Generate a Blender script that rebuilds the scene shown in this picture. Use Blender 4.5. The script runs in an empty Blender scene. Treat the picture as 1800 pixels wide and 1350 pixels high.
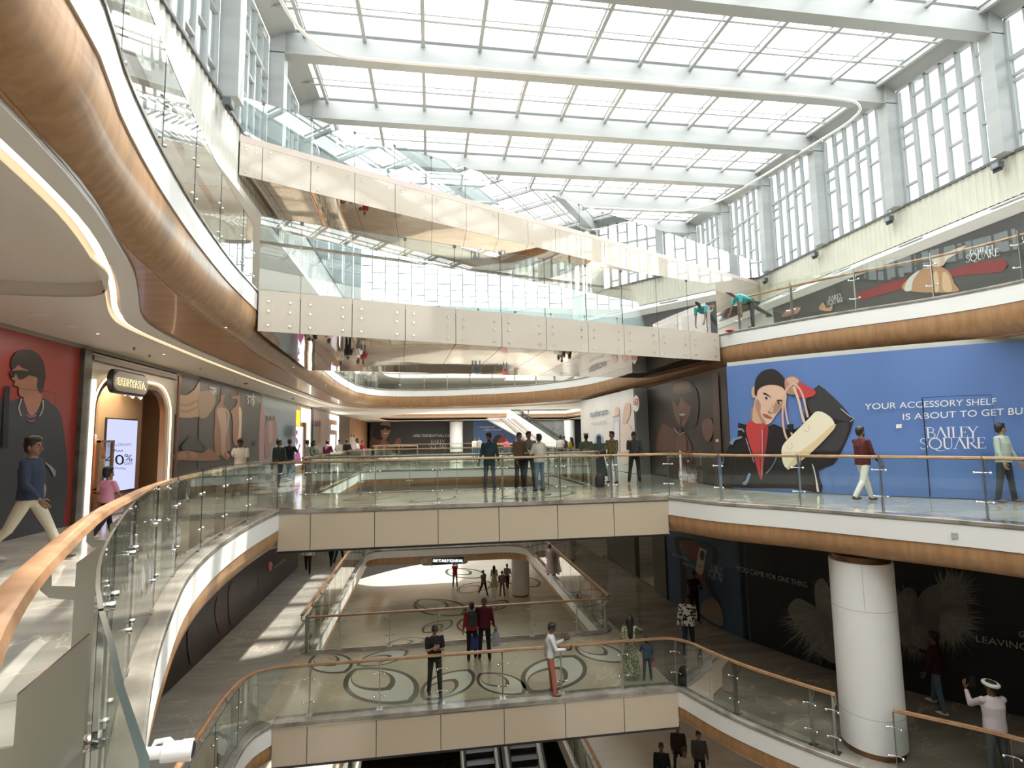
import bpy, bmesh, math, random
import numpy as np
from mathutils import Vector, Matrix, Quaternion
random.seed(7)
SC = bpy.context.scene
COL = SC.collection
# ------------------------------------------------------------------ camera
F_PX = 958.0
PITCH, ROLL, YAW = math.radians(5.65), math.radians(-0.98), math.radians(8.55)
EYE = Vector((0, 0, 1.55))
_f = Vector((math.sin(YAW)*math.cos(PITCH), math.cos(YAW)*math.cos(PITCH), math.sin(PITCH)))
_r0 = Vector((math.cos(YAW), -math.sin(YAW), 0)); _u0 = _r0.cross(_f)
_r = _r0*math.cos(ROLL) + _u0*math.sin(ROLL); _u = _r.cross(_f)
cam = bpy.data.cameras.new('camera'); camo = bpy.data.objects.new('camera', cam); COL.objects.link(camo)
cam.sensor_width = 36; cam.lens = F_PX/1800*36; cam.clip_start = 0.05; cam.clip_end = 400
camo.matrix_world = Matrix(((_r.x, _u.x, -_f.x, EYE.x), (_r.y, _u.y, -_f.y, EYE.y), (_r.z, _u.z, -_f.z, EYE.z), (0, 0, 0, 1)))
SC.camera = camo
# ------------------------------------------------------------------ light, exposure
SC.view_settings.view_transform = 'Standard'; SC.view_settings.look = 'None'
SC.view_settings.gamma = 1; SC.view_settings.use_curve_mapping = False
SC.view_settings.exposure = 0.14
w = bpy.data.worlds.new('overcast_sky'); SC.world = w; w.use_nodes = True
nt = w.node_tree; bg = nt.nodes['Background']
bg.inputs[0].default_value = (0.98, 0.985, 0.965, 1); bg.inputs[1].default_value = 6.6
sun = bpy.data.lights.new('sun', 'SUN'); suno = bpy.data.objects.new('sun', sun); COL.objects.link(suno)
sun.energy = 6.5; sun.angle = math.radians(1.2); sun.color = (1, 0.95, 0.86)
SUN_DIR = Vector((0.62, 0.36, 1.25)).normalized()     # towards the sun
suno.rotation_euler = SUN_DIR.to_track_quat('Z', 'Y').to_euler(); suno.location = (30, 20, 40)
SC.cycles.max_bounces = 8; SC.cycles.diffuse_bounces = 5; SC.cycles.glossy_bounces = 4
SC.cycles.transmission_bounces = 4; SC.cycles.transparent_max_bounces = 26
SC.cycles.sample_clamp_indirect = 6; SC.cycles.caustics_reflective = False; SC.cycles.caustics_refractive = False
SC.cycles.use_denoising = True
# ------------------------------------------------------------------ levels
L0, LG, L2, L3 = -4.7, -9.4, 4.7, 9.4
XL, XR = -4.9, 17.0          # walls of the glass roofed hall
def ray(x, y): return _r*((x-900)/F_PX) - _u*((y-675)/F_PX) + _f
def atz(x, y, z): d = ray(x, y); return EYE + d*((z-EYE.z)/d.z)
def aty(x, y, Y): d = ray(x, y); return EYE + d*(Y/d.y)
def atx(x, y, X): d = ray(x, y); return EYE + d*(X/d.x)
# ------------------------------------------------------------------ materials
MATS = {}
def mat(name, col, rough=0.5, metal=0.0, spec=0.5, emit=None, estr=0, coat=0):
    if name in MATS: return MATS[name]
    m = bpy.data.materials.new(name); m.use_nodes = True; b = m.node_tree.nodes['Principled BSDF']
    b.inputs['Base Color'].default_value = (*col, 1); b.inputs['Roughness'].default_value = rough
    b.inputs['Metallic'].default_value = metal; b.inputs['Specular IOR Level'].default_value = spec
    if coat: b.inputs['Coat Weight'].default_value = coat; b.inputs['Coat Roughness'].default_value = 0.05
    if emit: b.inputs['Emission Color'].default_value = (*emit, 1); b.inputs['Emission Strength'].default_value = estr
    MATS[name] = m; return m
def noisy(name, c1, c2, scale=(1, 1, 1), rough=0.5, detail=4, dist=0, bump=0, coat=0, metal=0, lo=0.35, hi=0.65, veins=None, spec=0.5, nscale=1.0):
    if name in MATS: return MATS[name]
    m = mat(name, c1, rough, metal, spec, coat=coat); n = m.node_tree.nodes; l = m.node_tree.links; b = n['Principled BSDF']
    tc = n.new('ShaderNodeTexCoord'); mp = n.new('ShaderNodeMapping'); mp.inputs['Scale'].default_value = scale
    l.new(tc.outputs['Object'], mp.inputs[0])
    no = n.new('ShaderNodeTexNoise'); no.inputs['Scale'].default_value = nscale; no.inputs['Detail'].default_value = detail
    no.inputs['Distortion'].default_value = dist; l.new(mp.outputs[0], no.inputs['Vector'])
    cr = n.new('ShaderNodeValToRGB'); cr.color_ramp.elements[0].position = lo; cr.color_ramp.elements[1].position = hi
    cr.color_ramp.elements[0].color = (*c1, 1); cr.color_ramp.elements[1].color = (*c2, 1)
    l.new(no.outputs['Fac'], cr.inputs[0]); out = cr.outputs[0]
    if veins:
        n2 = n.new('ShaderNodeTexNoise'); n2.inputs['Scale'].default_value = 0.45; n2.inputs['Detail'].default_value = 6
        n2.inputs['Distortion'].default_value = 1.4; l.new(tc.outputs['Object'], n2.inputs['Vector'])
        c2r = n.new('ShaderNodeValToRGB'); e = c2r.color_ramp.elements
        e[0].position = 0.492; e[0].color = (0, 0, 0, 1); e[1].position = 0.508; e[1].color = (0, 0, 0, 1)
        k = e.new(0.5); k.color = (1, 1, 1, 1)
        l.new(n2.outputs['Fac'], c2r.inputs[0])
        mx = n.new('ShaderNodeMix'); mx.data_type = 'RGBA'; l.new(c2r.outputs[0], mx.inputs['Factor'])
        l.new(out, mx.inputs['A']); mx.inputs['B'].default_value = (*veins, 1); out = mx.outputs['Result']
    l.new(out, b.inputs['Base Color'])
    if bump:
        bp = n.new('ShaderNodeBump'); bp.inputs['Strength'].default_value = bump; bp.inputs['Distance'].default_value = 0.05
        l.new(no.outputs['Fac'], bp.inputs['Height']); l.new(bp.outputs[0], b.inputs['Normal'])
    return m
def glassy(name, tint, refl=1.0, grow=0.0):
    if name in MATS: return MATS[name]
    m = bpy.data.materials.new(name); m.use_nodes = True; n = m.node_tree.nodes; l = m.node_tree.links; n.clear()
    o = n.new('ShaderNodeOutputMaterial'); mx = n.new('ShaderNodeMixShader'); t = n.new('ShaderNodeBsdfTransparent')
    g = n.new('ShaderNodeBsdfGlossy'); g.inputs['Roughness'].default_value = 0.0; t.inputs[0].default_value = (*tint, 1)
    fr = n.new('ShaderNodeFresnel'); fr.inputs[0].default_value = 1.5
    ma = n.new('ShaderNodeMath'); ma.operation = 'MULTIPLY_ADD'; ma.inputs[1].default_value = refl; ma.inputs[2].default_value = grow; ma.use_clamp = True
    l.new(fr.outputs[0], ma.inputs[0]); l.new(ma.outputs[0], mx.inputs[0]); l.new(t.outputs[0], mx.inputs[1]); l.new(g.outputs[0], mx.inputs[2])
    l.new(mx.outputs[0], o.inputs[0]); MATS[name] = m; return m
def emis(name, col, s):
    return mat(name, (0, 0, 0), 0.6, emit=col, estr=s)
WHITE = mat('white_paint', (0.82, 0.815, 0.79), 0.45)
CEIL = mat('ceiling_paint', (0.78, 0.74, 0.68), 0.55)
STEELP = noisy('painted_steel', (0.37, 0.385, 0.385), (0.42, 0.435, 0.435), (0.4, 0.4, 3), 0.4)
WOODS = noisy('oak_cladding', (0.34, 0.18, 0.078), (0.44, 0.25, 0.12), (9, 9, 0.7), 0.38, dist=0.25, coat=0.15)
WOODF = noisy('oak_soffit', (0.38, 0.20, 0.085), (0.48, 0.27, 0.13), (0.8, 12, 1.0), 0.36, dist=0.2, coat=0.15)
WOODR = noisy('handrail_wood', (0.36, 0.18, 0.088), (0.46, 0.255, 0.135), (7, 7, 7), 0.38, dist=0.4, coat=0.12)
PANEL = mat('beige_glass_panel', (0.56, 0.465, 0.35), 0.16, coat=0.5)
PANEL2 = mat('pale_glass_panel', (0.62, 0.56, 0.48), 0.08, coat=0.6)
PANEL3 = mat('pink_band', (0.70, 0.60, 0.55), 0.3)
MIRROR = noisy('mirror_soffit', (0.56, 0.47, 0.38), (0.58, 0.49, 0.40), (0.6, 0.6, 0.6), 0.03, detail=1, metal=1.0, bump=0.12)
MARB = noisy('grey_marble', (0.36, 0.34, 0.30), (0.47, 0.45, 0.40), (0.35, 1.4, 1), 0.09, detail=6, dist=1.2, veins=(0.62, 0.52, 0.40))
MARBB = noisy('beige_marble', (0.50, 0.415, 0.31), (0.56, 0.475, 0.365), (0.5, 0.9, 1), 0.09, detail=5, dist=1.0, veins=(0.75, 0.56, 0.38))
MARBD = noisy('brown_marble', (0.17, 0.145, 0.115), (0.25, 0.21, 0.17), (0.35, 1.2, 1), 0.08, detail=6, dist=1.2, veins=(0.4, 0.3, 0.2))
CREAMF = noisy('cream_marble', (0.66, 0.60, 0.51), (0.76, 0.70, 0.61), (0.5, 1.0, 1), 0.12, detail=5, dist=1.0)
STONE = noisy('nosing_stone', (0.20, 0.18, 0.15), (0.36, 0.33, 0.28), (1, 1, 1), 0.12, detail=7, dist=0.8, nscale=2.0)
INW = mat('inlay_white', (0.62, 0.60, 0.52), 0.1); IND = mat('inlay_dark', (0.12, 0.105, 0.085), 0.1)
STEEL = mat('brushed_steel', (0.52, 0.51, 0.47), 0.28, 1.0); CHROME = mat('polished_steel', (0.8, 0.8, 0.8), 0.12, 1.0)
GLASS = glassy('balustrade_glass', (0.925, 0.955, 0.93), 0.5)
GLASSB = glassy('bridge_glass', (0.90, 0.965, 0.975), 1.0, 0.08)
GEDGE = mat('glass_edge', (0.03, 0.045, 0.045), 0.15)
SKYG = glassy('roof_glass', (0.95, 0.96, 0.96), 0.4)
WING = glassy('window_glass', (0.85, 0.90, 0.92), 0.8)
CORR = noisy('corrugated_cream', (0.58, 0.57, 0.48), (0.62, 0.61, 0.52), (1, 1, 1), 0.5)
BLACK = mat('black_plastic', (0.02, 0.02, 0.022), 0.4); DARK = mat('dark_stone', (0.05, 0.045, 0.035), 0.25)
BRONZE = mat('bronze', (0.30, 0.17, 0.09), 0.25, 0.8)
LED = emis('cove_light', (1.0, 0.76, 0.48), 3.2)
LEDW = emis('white_light', (1.0, 0.93, 0.82), 8.0)
def flat(name, col, rough=0.35): return mat('print_'+name, col, rough, spec=0.4)
# ------------------------------------------------------------------ mesh helpers
def link(name, me, m, parent=None):
    o = bpy.data.objects.new(name, me); COL.objects.link(o)
    if m is not None:
        for k in (m if isinstance(m, (list, tuple)) else [m]): me.materials.append(k)
    if parent is not None: o.parent = parent
    return o
def tag(o, label=None, cat=None, group=None, kind=None):
    if label: o['label'] = label
    if cat: o['category'] = cat
    if group: o['group'] = group
    if kind: o['kind'] = kind
    return o
def empty(name, label, cat, loc=(0, 0, 0), group=None, kind=None):
    o = bpy.data.objects.new(name, None); COL.objects.link(o); o.location = loc; o.empty_display_size = 0.2
    return tag(o, label, cat, group, kind)
class MB:
    def __init__(s): s.v = []; s.f = []; s.mi = []
    def add(s, vs, fs, mi=0):
        k = len(s.v); s.v += [tuple(v) for v in vs]; s.f += [tuple(i+k for i in f) for f in fs]; s.mi += [mi]*len(fs); return s
    def box(s, x0, x1, y0, y1, z0, z1, mi=0):
        v = [(x, y, z) for z in (z0, z1) for y in (y0, y1) for x in (x0, x1)]
        return s.add(v, [(0, 2, 3, 1), (4, 5, 7, 6), (0, 1, 5, 4), (2, 6, 7, 3), (0, 4, 6, 2), (1, 3, 7, 5)], mi)
    def obox(s, c, ax, ay, az, hx, hy, hz, mi=0):
        c = Vector(c); v = [c+ax*(sx*hx)+ay*(sy*hy)+az*(sz*hz) for sz in (-1, 1) for sy in (-1, 1) for sx in (-1, 1)]
        return s.add(v, [(0, 2, 3, 1), (4, 5, 7, 6), (0, 1, 5, 4), (2, 6, 7, 3), (0, 4, 6, 2), (1, 3, 7, 5)], mi)
    def bar(s, a, b, wd, ht, up=Vector((0, 0, 1)), mi=0):
        a, b = Vector(a), Vector(b); d = (b-a); L = d.length; d.normalize(); sd = d.cross(up).normalized(); u2 = sd.cross(d)
        return s.obox((a+b)/2, sd, d, u2, wd/2, L/2, ht/2, mi)
    def tube(s, pts, r, n=8, mi=0, closed=False, rr=None):
        pts = [Vector(p) for p in pts]; N = len(pts); k = len(s.v); 
        up = Vector((0, 0, 1))
        for i, p in enumerate(pts):
            a = pts[(i-1) % N] if (i or closed) else p; b = pts[(i+1) % N] if (i < N-1 or closed) else p
            d = (b-a).normalized(); q = up if abs(d.dot(up)) < 0.95 else Vector((1, 0, 0))
            sx = d.cross(q).normalized(); sy = sx.cross(d); R = rr[i] if rr else r
            s.v += [tuple(p+(sx*math.cos(t)+sy*math.sin(t))*R) for t in [2*math.pi*j/n for j in range(n)]]
        M = N if closed else N-1
        for i in range(M):
            i2 = (i+1) % N
            for j in range(n):
                s.f.append((k+i*n+j, k+i*n+(j+1) % n, k+i2*n+(j+1) % n, k+i2*n+j)); s.mi.append(mi)
        if not closed:
            s.f.append(tuple(k+j for j in range(n))[::-1]); s.mi.append(mi)
            s.f.append(tuple(k+(N-1)*n+j for j in range(n))); s.mi.append(mi)
        return s
    def ell(s, c, r, n=10, m=7, rot=None, mi=0):
        c = Vector(c); k = len(s.v); r = Vector(r) if not isinstance(r, (int, float)) else Vector((r, r, r))
        P = [Vector((0, 0, -r.z))]
        for i in range(1, m):
            a = -math.pi/2+math.pi*i/m
            P += [Vector((r.x*math.cos(a)*math.cos(2*math.pi*j/n), r.y*math.cos(a)*math.sin(2*math.pi*j/n), r.z*math.sin(a))) for j in range(n)]
        P.append(Vector((0, 0, r.z)))
        if rot is not None: P = [rot @ p for p in P]
        s.v += [tuple(c+p) for p in P]; T = len(P)-1
        fs = []
        for j in range(n):
            fs.append((0, 1+(j+1) % n, 1+j)); fs.append((T, 1+(m-2)*n+j, 1+(m-2)*n+(j+1) % n))
            for i in range(m-2):
                a = 1+i*n; fs.append((a+j, a+(j+1) % n, a+n+(j+1) % n, a+n+j))
        s.f += [tuple(k+i for i in f) for f in fs]; s.mi += [mi]*len(fs); return s
    def cap(s, a, b, ra, rb, n=10, mi=0):
        a, b = Vector(a), Vector(b); d = b-a; L = d.length
        if L < 1e-5: return s.ell(a, ra, n, 7, mi=mi)
        d.normalize(); P = []; R = []
        for t in (-80, -50, -20): P.append(a+d*(ra*math.sin(math.radians(t)))); R.append(ra*math.cos(math.radians(t)))
        for q in (0.33, 0.66): P.append(a+d*(L*q)); R.append(ra+(rb-ra)*q)
        for t in (20, 50, 80): P.append(b+d*(rb*math.sin(math.radians(t)))); R.append(rb*math.cos(math.radians(t)))
        return s.tube(P, 0, n, mi, rr=R)
    def loft(s, rings, mi=0, n=16):
        # rings: (centre, rx, ry, xdir, ydir)
        k = len(s.v)
        for c, rx, ry, xd, yd in rings:
            c = Vector(c); s.v += [tuple(c+xd*(rx*math.cos(2*math.pi*j/n))+yd*(ry*math.sin(2*math.pi*j/n))) for j in range(n)]
        for i in range(len(rings)-1):
            for j in range(n): s.f.append((k+i*n+j, k+i*n+(j+1) % n, k+(i+1)*n+(j+1) % n, k+(i+1)*n+j)); s.mi.append(mi)
        s.f.append(tuple(k+j for j in range(n))[::-1]); s.mi.append(mi)
        s.f.append(tuple(k+(len(rings)-1)*n+j for j in range(n))); s.mi.append(mi); return s
    def mesh(s, name):
        me = bpy.data.meshes.new(name); me.from_pydata(s.v, [], s.f); me.polygons.foreach_set('material_index', s.mi); me.update(); return me
    def build(s, name, m, parent=None, smooth=False, auto=None):
        me = s.mesh(name)
        if smooth: me.polygons.foreach_set('use_smooth', [True]*len(me.polygons))
        o = link(name, me, m, parent)
        if auto: me.set_sharp_from_angle(angle=math.radians(auto))
        return o
def crom(pts, step=0.25, closed=False):
    P = [Vector(p) for p in pts]; out = []; N = len(P)
    for i in range(N if closed else N-1):
        p1, p2 = P[i], P[(i+1) % N]
        p0 = P[i-1] if (i or closed) else p1*2-p2; p3 = P[(i+2) % N] if (i+2 < N or closed) else p2*2-p1
        k = max(1, int((p2-p1).length/step))
        for j in range(k):
            t = j/k; out.append(0.5*((2*p1)+(-p0+p2)*t+(2*p0-5*p1+4*p2-p3)*t*t+(-p0+3*p1-3*p2+p3)*t**3))
    if not closed: out.append(P[-1])
    return out
def V2(l): return [Vector((a, b)) for a, b in l]
def offset(path, d, closed=False):
    # positive d = to the left of the direction of travel
    N = len(path); out = []
    for i, p in enumerate(path):
        a = path[(i-1) % N] if (i or closed) else p; b = path[(i+1) % N] if (i < N-1 or closed) else p
        t = (b-a).normalized(); out.append(p+Vector((-t.y, t.x))*d)
    return out
def sweep(path, prof, m, name, parent=None, closed=False, smooth=True, mis=None):
    # path 2D; prof [(offset to the left, z)]
    lanes = [offset(path, o, closed) for o, z in prof]; N = len(path); K = len(prof)
    mb = MB(); mb.v = [(lanes[k][i].x, lanes[k][i].y, prof[k][1]) for i in range(N) for k in range(K)]
    for i in range(N if closed else N-1):
        for k in range(K-1):
            a = i*K+k; b = ((i+1) % N)*K+k; mb.f.append((a, b, b+1, a+1)); mb.mi.append(mis[k] if mis else 0)
    return mb.build(name, m, parent, smooth, 35 if smooth else None)
def region(outer, holes, z, thick, name, m, parent=None):
    cu = bpy.data.curves.new('tmp', 'CURVE'); cu.dimensions = '2D'; cu.fill_mode = 'BOTH'; cu.extrude = thick/2
    for loop in [outer]+holes:
        sp = cu.splines.new('POLY'); sp.points.add(len(loop)-1)
        for i, p in enumerate(loop): sp.points[i].co = (p[0], p[1], 0, 1)
        sp.use_cyclic_u = True
    o = bpy.data.objects.new('tmp', cu); COL.objects.link(o)
    dg = bpy.context.evaluated_depsgraph_get(); me = bpy.data.meshes.new_from_object(o.evaluated_get(dg))
    bpy.data.objects.remove(o); bpy.data.curves.remove(cu)
    me.name = name
    for v in me.vertices: v.co.z += z-thick/2
    me.materials.clear(); return link(name, me, m, parent)
def rect(x0, x1, y0, y1): return [(x0, y0), (x1, y0), (x1, y1), (x0, y1)]
def rrect(x0, x1, y0, y1, r=0.5, n=6, rs=None):
    out = []
    rs = rs or (r, r, r, r)
    for (cx, cy, a0, q) in ((x1, y0, -90, rs[1]), (x1, y1, 0, rs[2]), (x0, y1, 90, rs[3]), (x0, y0, 180, rs[0])):
        sx = -1 if cx == x1 else 1; sy = -1 if cy == y1 else 1
        c = Vector((cx+sx*q, cy+sy*q))
        for i in range(n+1): a = math.radians(a0+90*i/n); out.append(c+Vector((math.cos(a), math.sin(a)))*q)
    return out
def structure(o, label=None): o['kind'] = 'structure'; 
# ------------------------------------------------------------------ plan curves (from the photograph, in metres)
# hall void at level one: posts' line on the left, on the bridge and on the right
GL1 = V2([(4, -1.6), (2.2, -1.2), (0.9, -0.45), (0.25, -0.15), (-0.1, 0.3), (-0.34, 0.76), (-0.48, 0.98), (-0.65, 1.27), (-0.93, 1.74), (-1.33, 2.55), (-2.03, 4.2), (-2.52, 5.6), (-2.97, 7.08), (-3.28, 8.6), (-3.45, 10), (-3.54, 11.5), (-3.55, 13.35)])
GR1 = V2([(6.0, 13.35), (6.6, 11.95), (7.66, 10.62), (8.47, 9.38), (9.2, 8.3), (9.75, 7.1), (10.3, 5.0), (10.4, 3), (9.6, 0.6), (7.5, -1.2), (4, -1.6)])
p_l1 = crom(GL1, 0.2); p_r1 = crom(GR1, 0.2)
E1L = offset(p_l1, -0.14); E1R = offset(p_r1, -0.10)
E1L[-1] = Vector((-3.41, 13.27)); E1R[0] = Vector((5.92, 13.27))
VOID1A = E1L + E1R[:-1]
VOID1B = rrect(-3.45, 5.05, 17.1, 29.0, rs=(0.15, 0.15, 0.5, 0.7))
GL0 = V2([(0, -1), (-2.2, 2.5), (-3.2, 6), (-3.7, 9.0), (-3.88, 11.0), (-3.95, 12.8), (-3.62, 13.58)])
GR0 = V2([(6.15, 13.58), (6.68, 12.05), (7.5, 10.6), (8.35, 9.5), (9.7, 8.1), (10.6, 6.3), (10.9, 4), (9, 0), (4, -2), (0, -1)])
p_l0 = crom(GL0, 0.2); p_r0 = crom(GR0, 0.2)
E0L = offset(p_l0, -0.14); E0R = offset(p_r0, -0.1); E0L[-1] = Vector((-3.5, 13.48)); E0R[0] = Vector((6.05, 13.48))
VOID0A = E0L + E0R[:-1]
VOID0B = rrect(-3.5, 5.42, 17.75, 32.6, rs=(0.15, 0.15, 1.4, 0.8), n=8)
L2L = V2([(8, -2.6), (4, -2.8), (0.5, -2.0), (-1.0, 0), (-1.7, 1.8), (-2.1, 3.1), (-2.29, 3.97), (-2.52, 4.67), (-2.7, 5.38), (-2.86, 6.13), (-3.02, 7.0), (-3.2, 8.15), (-3.41, 9.85), (-3.55, 11.74)])
L2M = V2([(-3.55, 11.74), (-3.8, 14), (-3.95, 18), (-4.1, 22), (-4.25, 25.6), (-4.2, 30), (-3.97, 32.2), (-3.1, 34.2), (-1.3, 35), (1.6, 34.4), (5.4, 32.3), (7.2, 29.9), (8.2, 27.5), (8.6, 24), (8.75, 20), (8.95, 16.5), (9.2, 15.3)])
L2R = V2([(9.2, 15.3), (10.1, 13.6), (10.85, 12.4), (11.6, 11.4), (12.15, 10.4), (12.5, 9.2), (12.9, 7), (12.8, 3), (11.4, -0.6), (8, -2.6)])
p_l2 = crom(L2L, 0.25); p_m2 = crom(L2M, 0.3); p_r2 = crom(L2R, 0.25)
VOID2 = p_l2 + p_m2[1:] + p_r2[1:-1]
VOIDC = rrect(-4.5, 7.5, 44.5, 57.0, r=3.5, n=8)
VOIDC2 = [(8.3, 59.4), (8.3, 61.9), (15.6, 61.9), (15.6, 40.5)]+[(p.x, p.y) for p in crom(V2([(14.5, 39.0), (11, 38.7), (6, 38.7), (3, 39.3), (0.3, 41), (-1.8, 44), (-3.6, 48), (-4.8, 53), (-4.6, 57.5), (-3.5, 59.4)]), 0.8)]
OUT = rect(-22, 30, -14, 66)
VOID1B = VOID1B[::-1]; VOID0B = VOID0B[::-1]; VOIDC = VOIDC[::-1]; VOIDC2 = V2(VOIDC2)
if sum(a.x*b.y-b.x*a.y for a, b in zip(VOIDC2, VOIDC2[1:]+VOIDC2[:1])) > 0: VOIDC2 = VOIDC2[::-1]
def isect(p, kind='structure'): p['kind'] = kind; return p
# ------------------------------------------------------------------ slabs
GX = rect(-2.45, 4.7, -4, 23.5)
S = lambda o, label=None: (tag(o, label, kind='structure'), o)[1]
SBED = mat('slab_core', (0.55, 0.53, 0.50), 0.6)
S(region(OUT, [VOID1A, VOID1B, VOIDC], 0.0, 0.08, 'floor_first', MARB))
G_ = lambda v: offset(v, 0.24, True)
S(region(OUT, [G_(VOID1A), G_(VOID1B), G_(VOIDC)], -0.09, 0.77, 'ceiling_lower', CEIL))
S(region(OUT, [VOID0A, VOID0B, VOIDC], L0, 0.08, 'floor_ground', MARB))
S(region(OUT, [G_(VOID0A), G_(VOID0B), G_(VOIDC)], L0-0.09, 0.77, 'ceiling_basement', CEIL))
S(region(OUT, [GX], LG, 0.5, 'floor_lower_ground', CREAMF))
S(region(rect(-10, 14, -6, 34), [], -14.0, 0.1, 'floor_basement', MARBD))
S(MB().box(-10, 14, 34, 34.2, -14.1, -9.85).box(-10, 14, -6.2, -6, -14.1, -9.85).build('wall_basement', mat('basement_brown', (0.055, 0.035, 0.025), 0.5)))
S(region(OUT, [VOID2, VOIDC2], L2, 0.08, 'floor_second', MARB))
# glossy bridge floors and the right hand corridors
def pad(name, loop, z, m, t=0.006): return S(region(loop, [], z+t, t, name, m))
pad('floor_bridge_first', rect(-3.7, 5.9, 13.3, 17.08), 0, MARBB)
pad('floor_bridge_ground', rect(-3.9, 6.0, 13.5, 17.72), L0, MARBB)
RW1 = crom(V2([(8.5, 14.6), (9.6, 13.1), (11.2, 11.5), (12.8, 10.25), (14.5, 9.3), (19, 8.0)]), 0.25)
RW0 = crom(V2([(8.75, 28.0), (8.95, 21), (9.3, 17), (10.4, 13.9), (11.3, 12.45), (12.8, 10.8), (15, 9.2), (20, 8)]), 0.25)
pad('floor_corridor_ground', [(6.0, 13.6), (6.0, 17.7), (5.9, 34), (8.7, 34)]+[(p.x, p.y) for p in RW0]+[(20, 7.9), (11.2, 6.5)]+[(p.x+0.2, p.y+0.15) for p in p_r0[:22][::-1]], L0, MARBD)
# ------------------------------------------------------------------ nosings, fascias
def edge_set(path, z, key, closed=False, d0=0.0):
    S(sweep(path, [(0.42, z+0.012), (0.0, z+0.012), (-0.015, z), (-0.015, z-0.06), (0.0, z-0.06)], STONE, 'trim_nosing_'+key, closed=closed, smooth=False))
    S(sweep(path, [(0.03, z-0.05), (0.0, z-0.07), (0.0, z-0.44), (0.04, z-0.44)], WHITE, 'trim_fascia_'+key, closed=closed))
    S(sweep(path, [(0.02, z-0.44), (0.015, z-0.60), (0.04, z-0.72), (0.10, z-0.81), (0.22, z-0.87), (0.45, z-0.90), (0.9, z-0.90)], WOODS, 'trim_cladding_'+key, closed=closed))
edge_set(E1L, 0, 'first_west'); edge_set(E1R, 0, 'first_east'); edge_set(VOID1B, 0, 'first_back', True)
edge_set(E0L, L0, 'ground_west'); edge_set(E0R, L0, 'ground_east'); edge_set(VOID0B, L0, 'ground_back', True)
edge_set(VOIDC, 0, 'first_far', True); edge_set(VOIDC, L0, 'ground_far', True); edge_set(VOIDC2, L2, 'second_far', True)
V2E = VOID2
S(sweep(V2E, [(0.4, L2+0.012), (0.0, L2+0.012), (-0.015, L2), (-0.015, L2-0.04), (0, L2-0.04)], STONE, 'trim_nosing_second', closed=True, smooth=False))
S(sweep(V2E, [(0.03, L2-0.03), (0.0, L2-0.04), (0.0, L2-0.43), (0.04, L2-0.43)], WHITE, 'trim_fascia_second', closed=True))
S(sweep(V2E, [(0.02, L2-0.43), (0.01, L2-0.60), (0.03, L2-0.75), (0.07, L2-0.86), (0.14, L2-0.96), (0.22, L2-1.03), (0.32, L2-1.07)], WOODS, 'trim_cladding_second', closed=True))
# second floor soffit in oak, white ring, cove strip, ceiling
INN = crom(V2([(8, -3.2), (3, -3.4), (-0.4, -2.4), (-1.7, 0), (-2.3, 2.2), (-2.52, 3.45), (-2.58, 3.8), (-2.68, 4.3), (-2.86, 5.0), (-3.08, 5.7), (-3.42, 6.75), (-3.9, 7.86), (-4.5, 9.2), (-4.8, 10.3), (-5.0, 12.3), (-5.15, 16), (-5.3, 24), (-5.25, 31), (-4.5, 34.9), (-2.6, 36.2), (1.5, 36.5), (6, 34.4), (8.6, 31.5), (9.5, 28.6), (9.9, 24), (9.95, 20), (9.9, 17), (10.6, 14.6), (11.3, 13.2), (12.0, 12.0), (12.6, 11.0), (13.0, 9.5), (13.4, 7), (13.3, 3), (12, -1), (8, -3.2)])[:-1], 0.3)
LEDP = crom(V2([(8, -3.8), (3, -4.0), (-1.4, -2.8), (-2.4, 0), (-2.65, 2.6), (-2.8, 3.88), (-2.86, 4.2), (-3.0, 4.85), (-3.16, 5.45), (-3.42, 6.2), (-3.76, 7.05), (-4.1, 7.8), (-4.78, 9.2), (-5.1, 10.2), (-5.25, 11.9), (-5.4, 15), (-5.55, 20.7), (-5.6, 31), (-5.1, 35.8), (-3, 37.2), (1.5, 37.5), (6.4, 35.3), (9.2, 32.2), (10.1, 28.8), (10.6, 24), (10.7, 20), (10.5, 17.4), (11.2, 14.9), (11.8, 13.5), (12.5, 12.3), (13.1, 11.3), (13.5, 9.6), (13.9, 7), (13.8, 3), (12.4, -1.4), (8, -3.8)])[:-1], 0.3)
S(region(INN, [offset(V2E, 0.31, True)], L2-1.07, 0.02, 'ceiling_oak_soffit', WOODF))
S(region(LEDP, [INN], L2-1.10, 0.03, 'ceiling_ring', WHITE))
S(sweep(INN, [(0, L2-1.04), (0, L2-1.115), (0.03, L2-1.115), (0.03, L2-1.04)], WHITE, 'trim_ring_lip', closed=True))
CO = 0.16
LEDO = offset(LEDP, CO, True)
RECESS = crom([atz(x, y, 3.58).xy for x, y in [(0, 518), (100, 522), (165, 521), (186, 512), (190, 500), (186, 478), (130, 430), (60, 370), (0, 325), (-60, 300), (-160, 330), (-160, 470), (-80, 512)]], 0.15, True)
S(region(OUT, [LEDO, RECESS, VOIDC2], 3.60, 0.02, 'ceiling_first', CEIL))
S(region(OUT, [offset(V2E, 0.03, True), offset(VOIDC2, 0.03, True)], 3.98, 0.03, 'ceiling_cove_top', CEIL))
S(sweep(RECESS, [(0, 3.59), (0, 3.78)], CEIL, 'trim_recess_side', closed=True))
S(region(offset(RECESS, 0.06, True) if False else RECESS, [], 3.80, 0.02, 'ceiling_recess', CEIL))
S(sweep(LEDO, [(0, 3.60), (0, 3.96)], WHITE, 'trim_cove_side', closed=True))
lc = tag(sweep(LEDP, [(0.04, 3.62), (0.05, 3.66), (0.10, 3.66), (0.11, 3.62), (0.04, 3.62)], LED, 'cove_light', closed=True),
    'warm glowing light strip curving through the white first floor ceiling beside the oak soffit', 'light strip')
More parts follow.
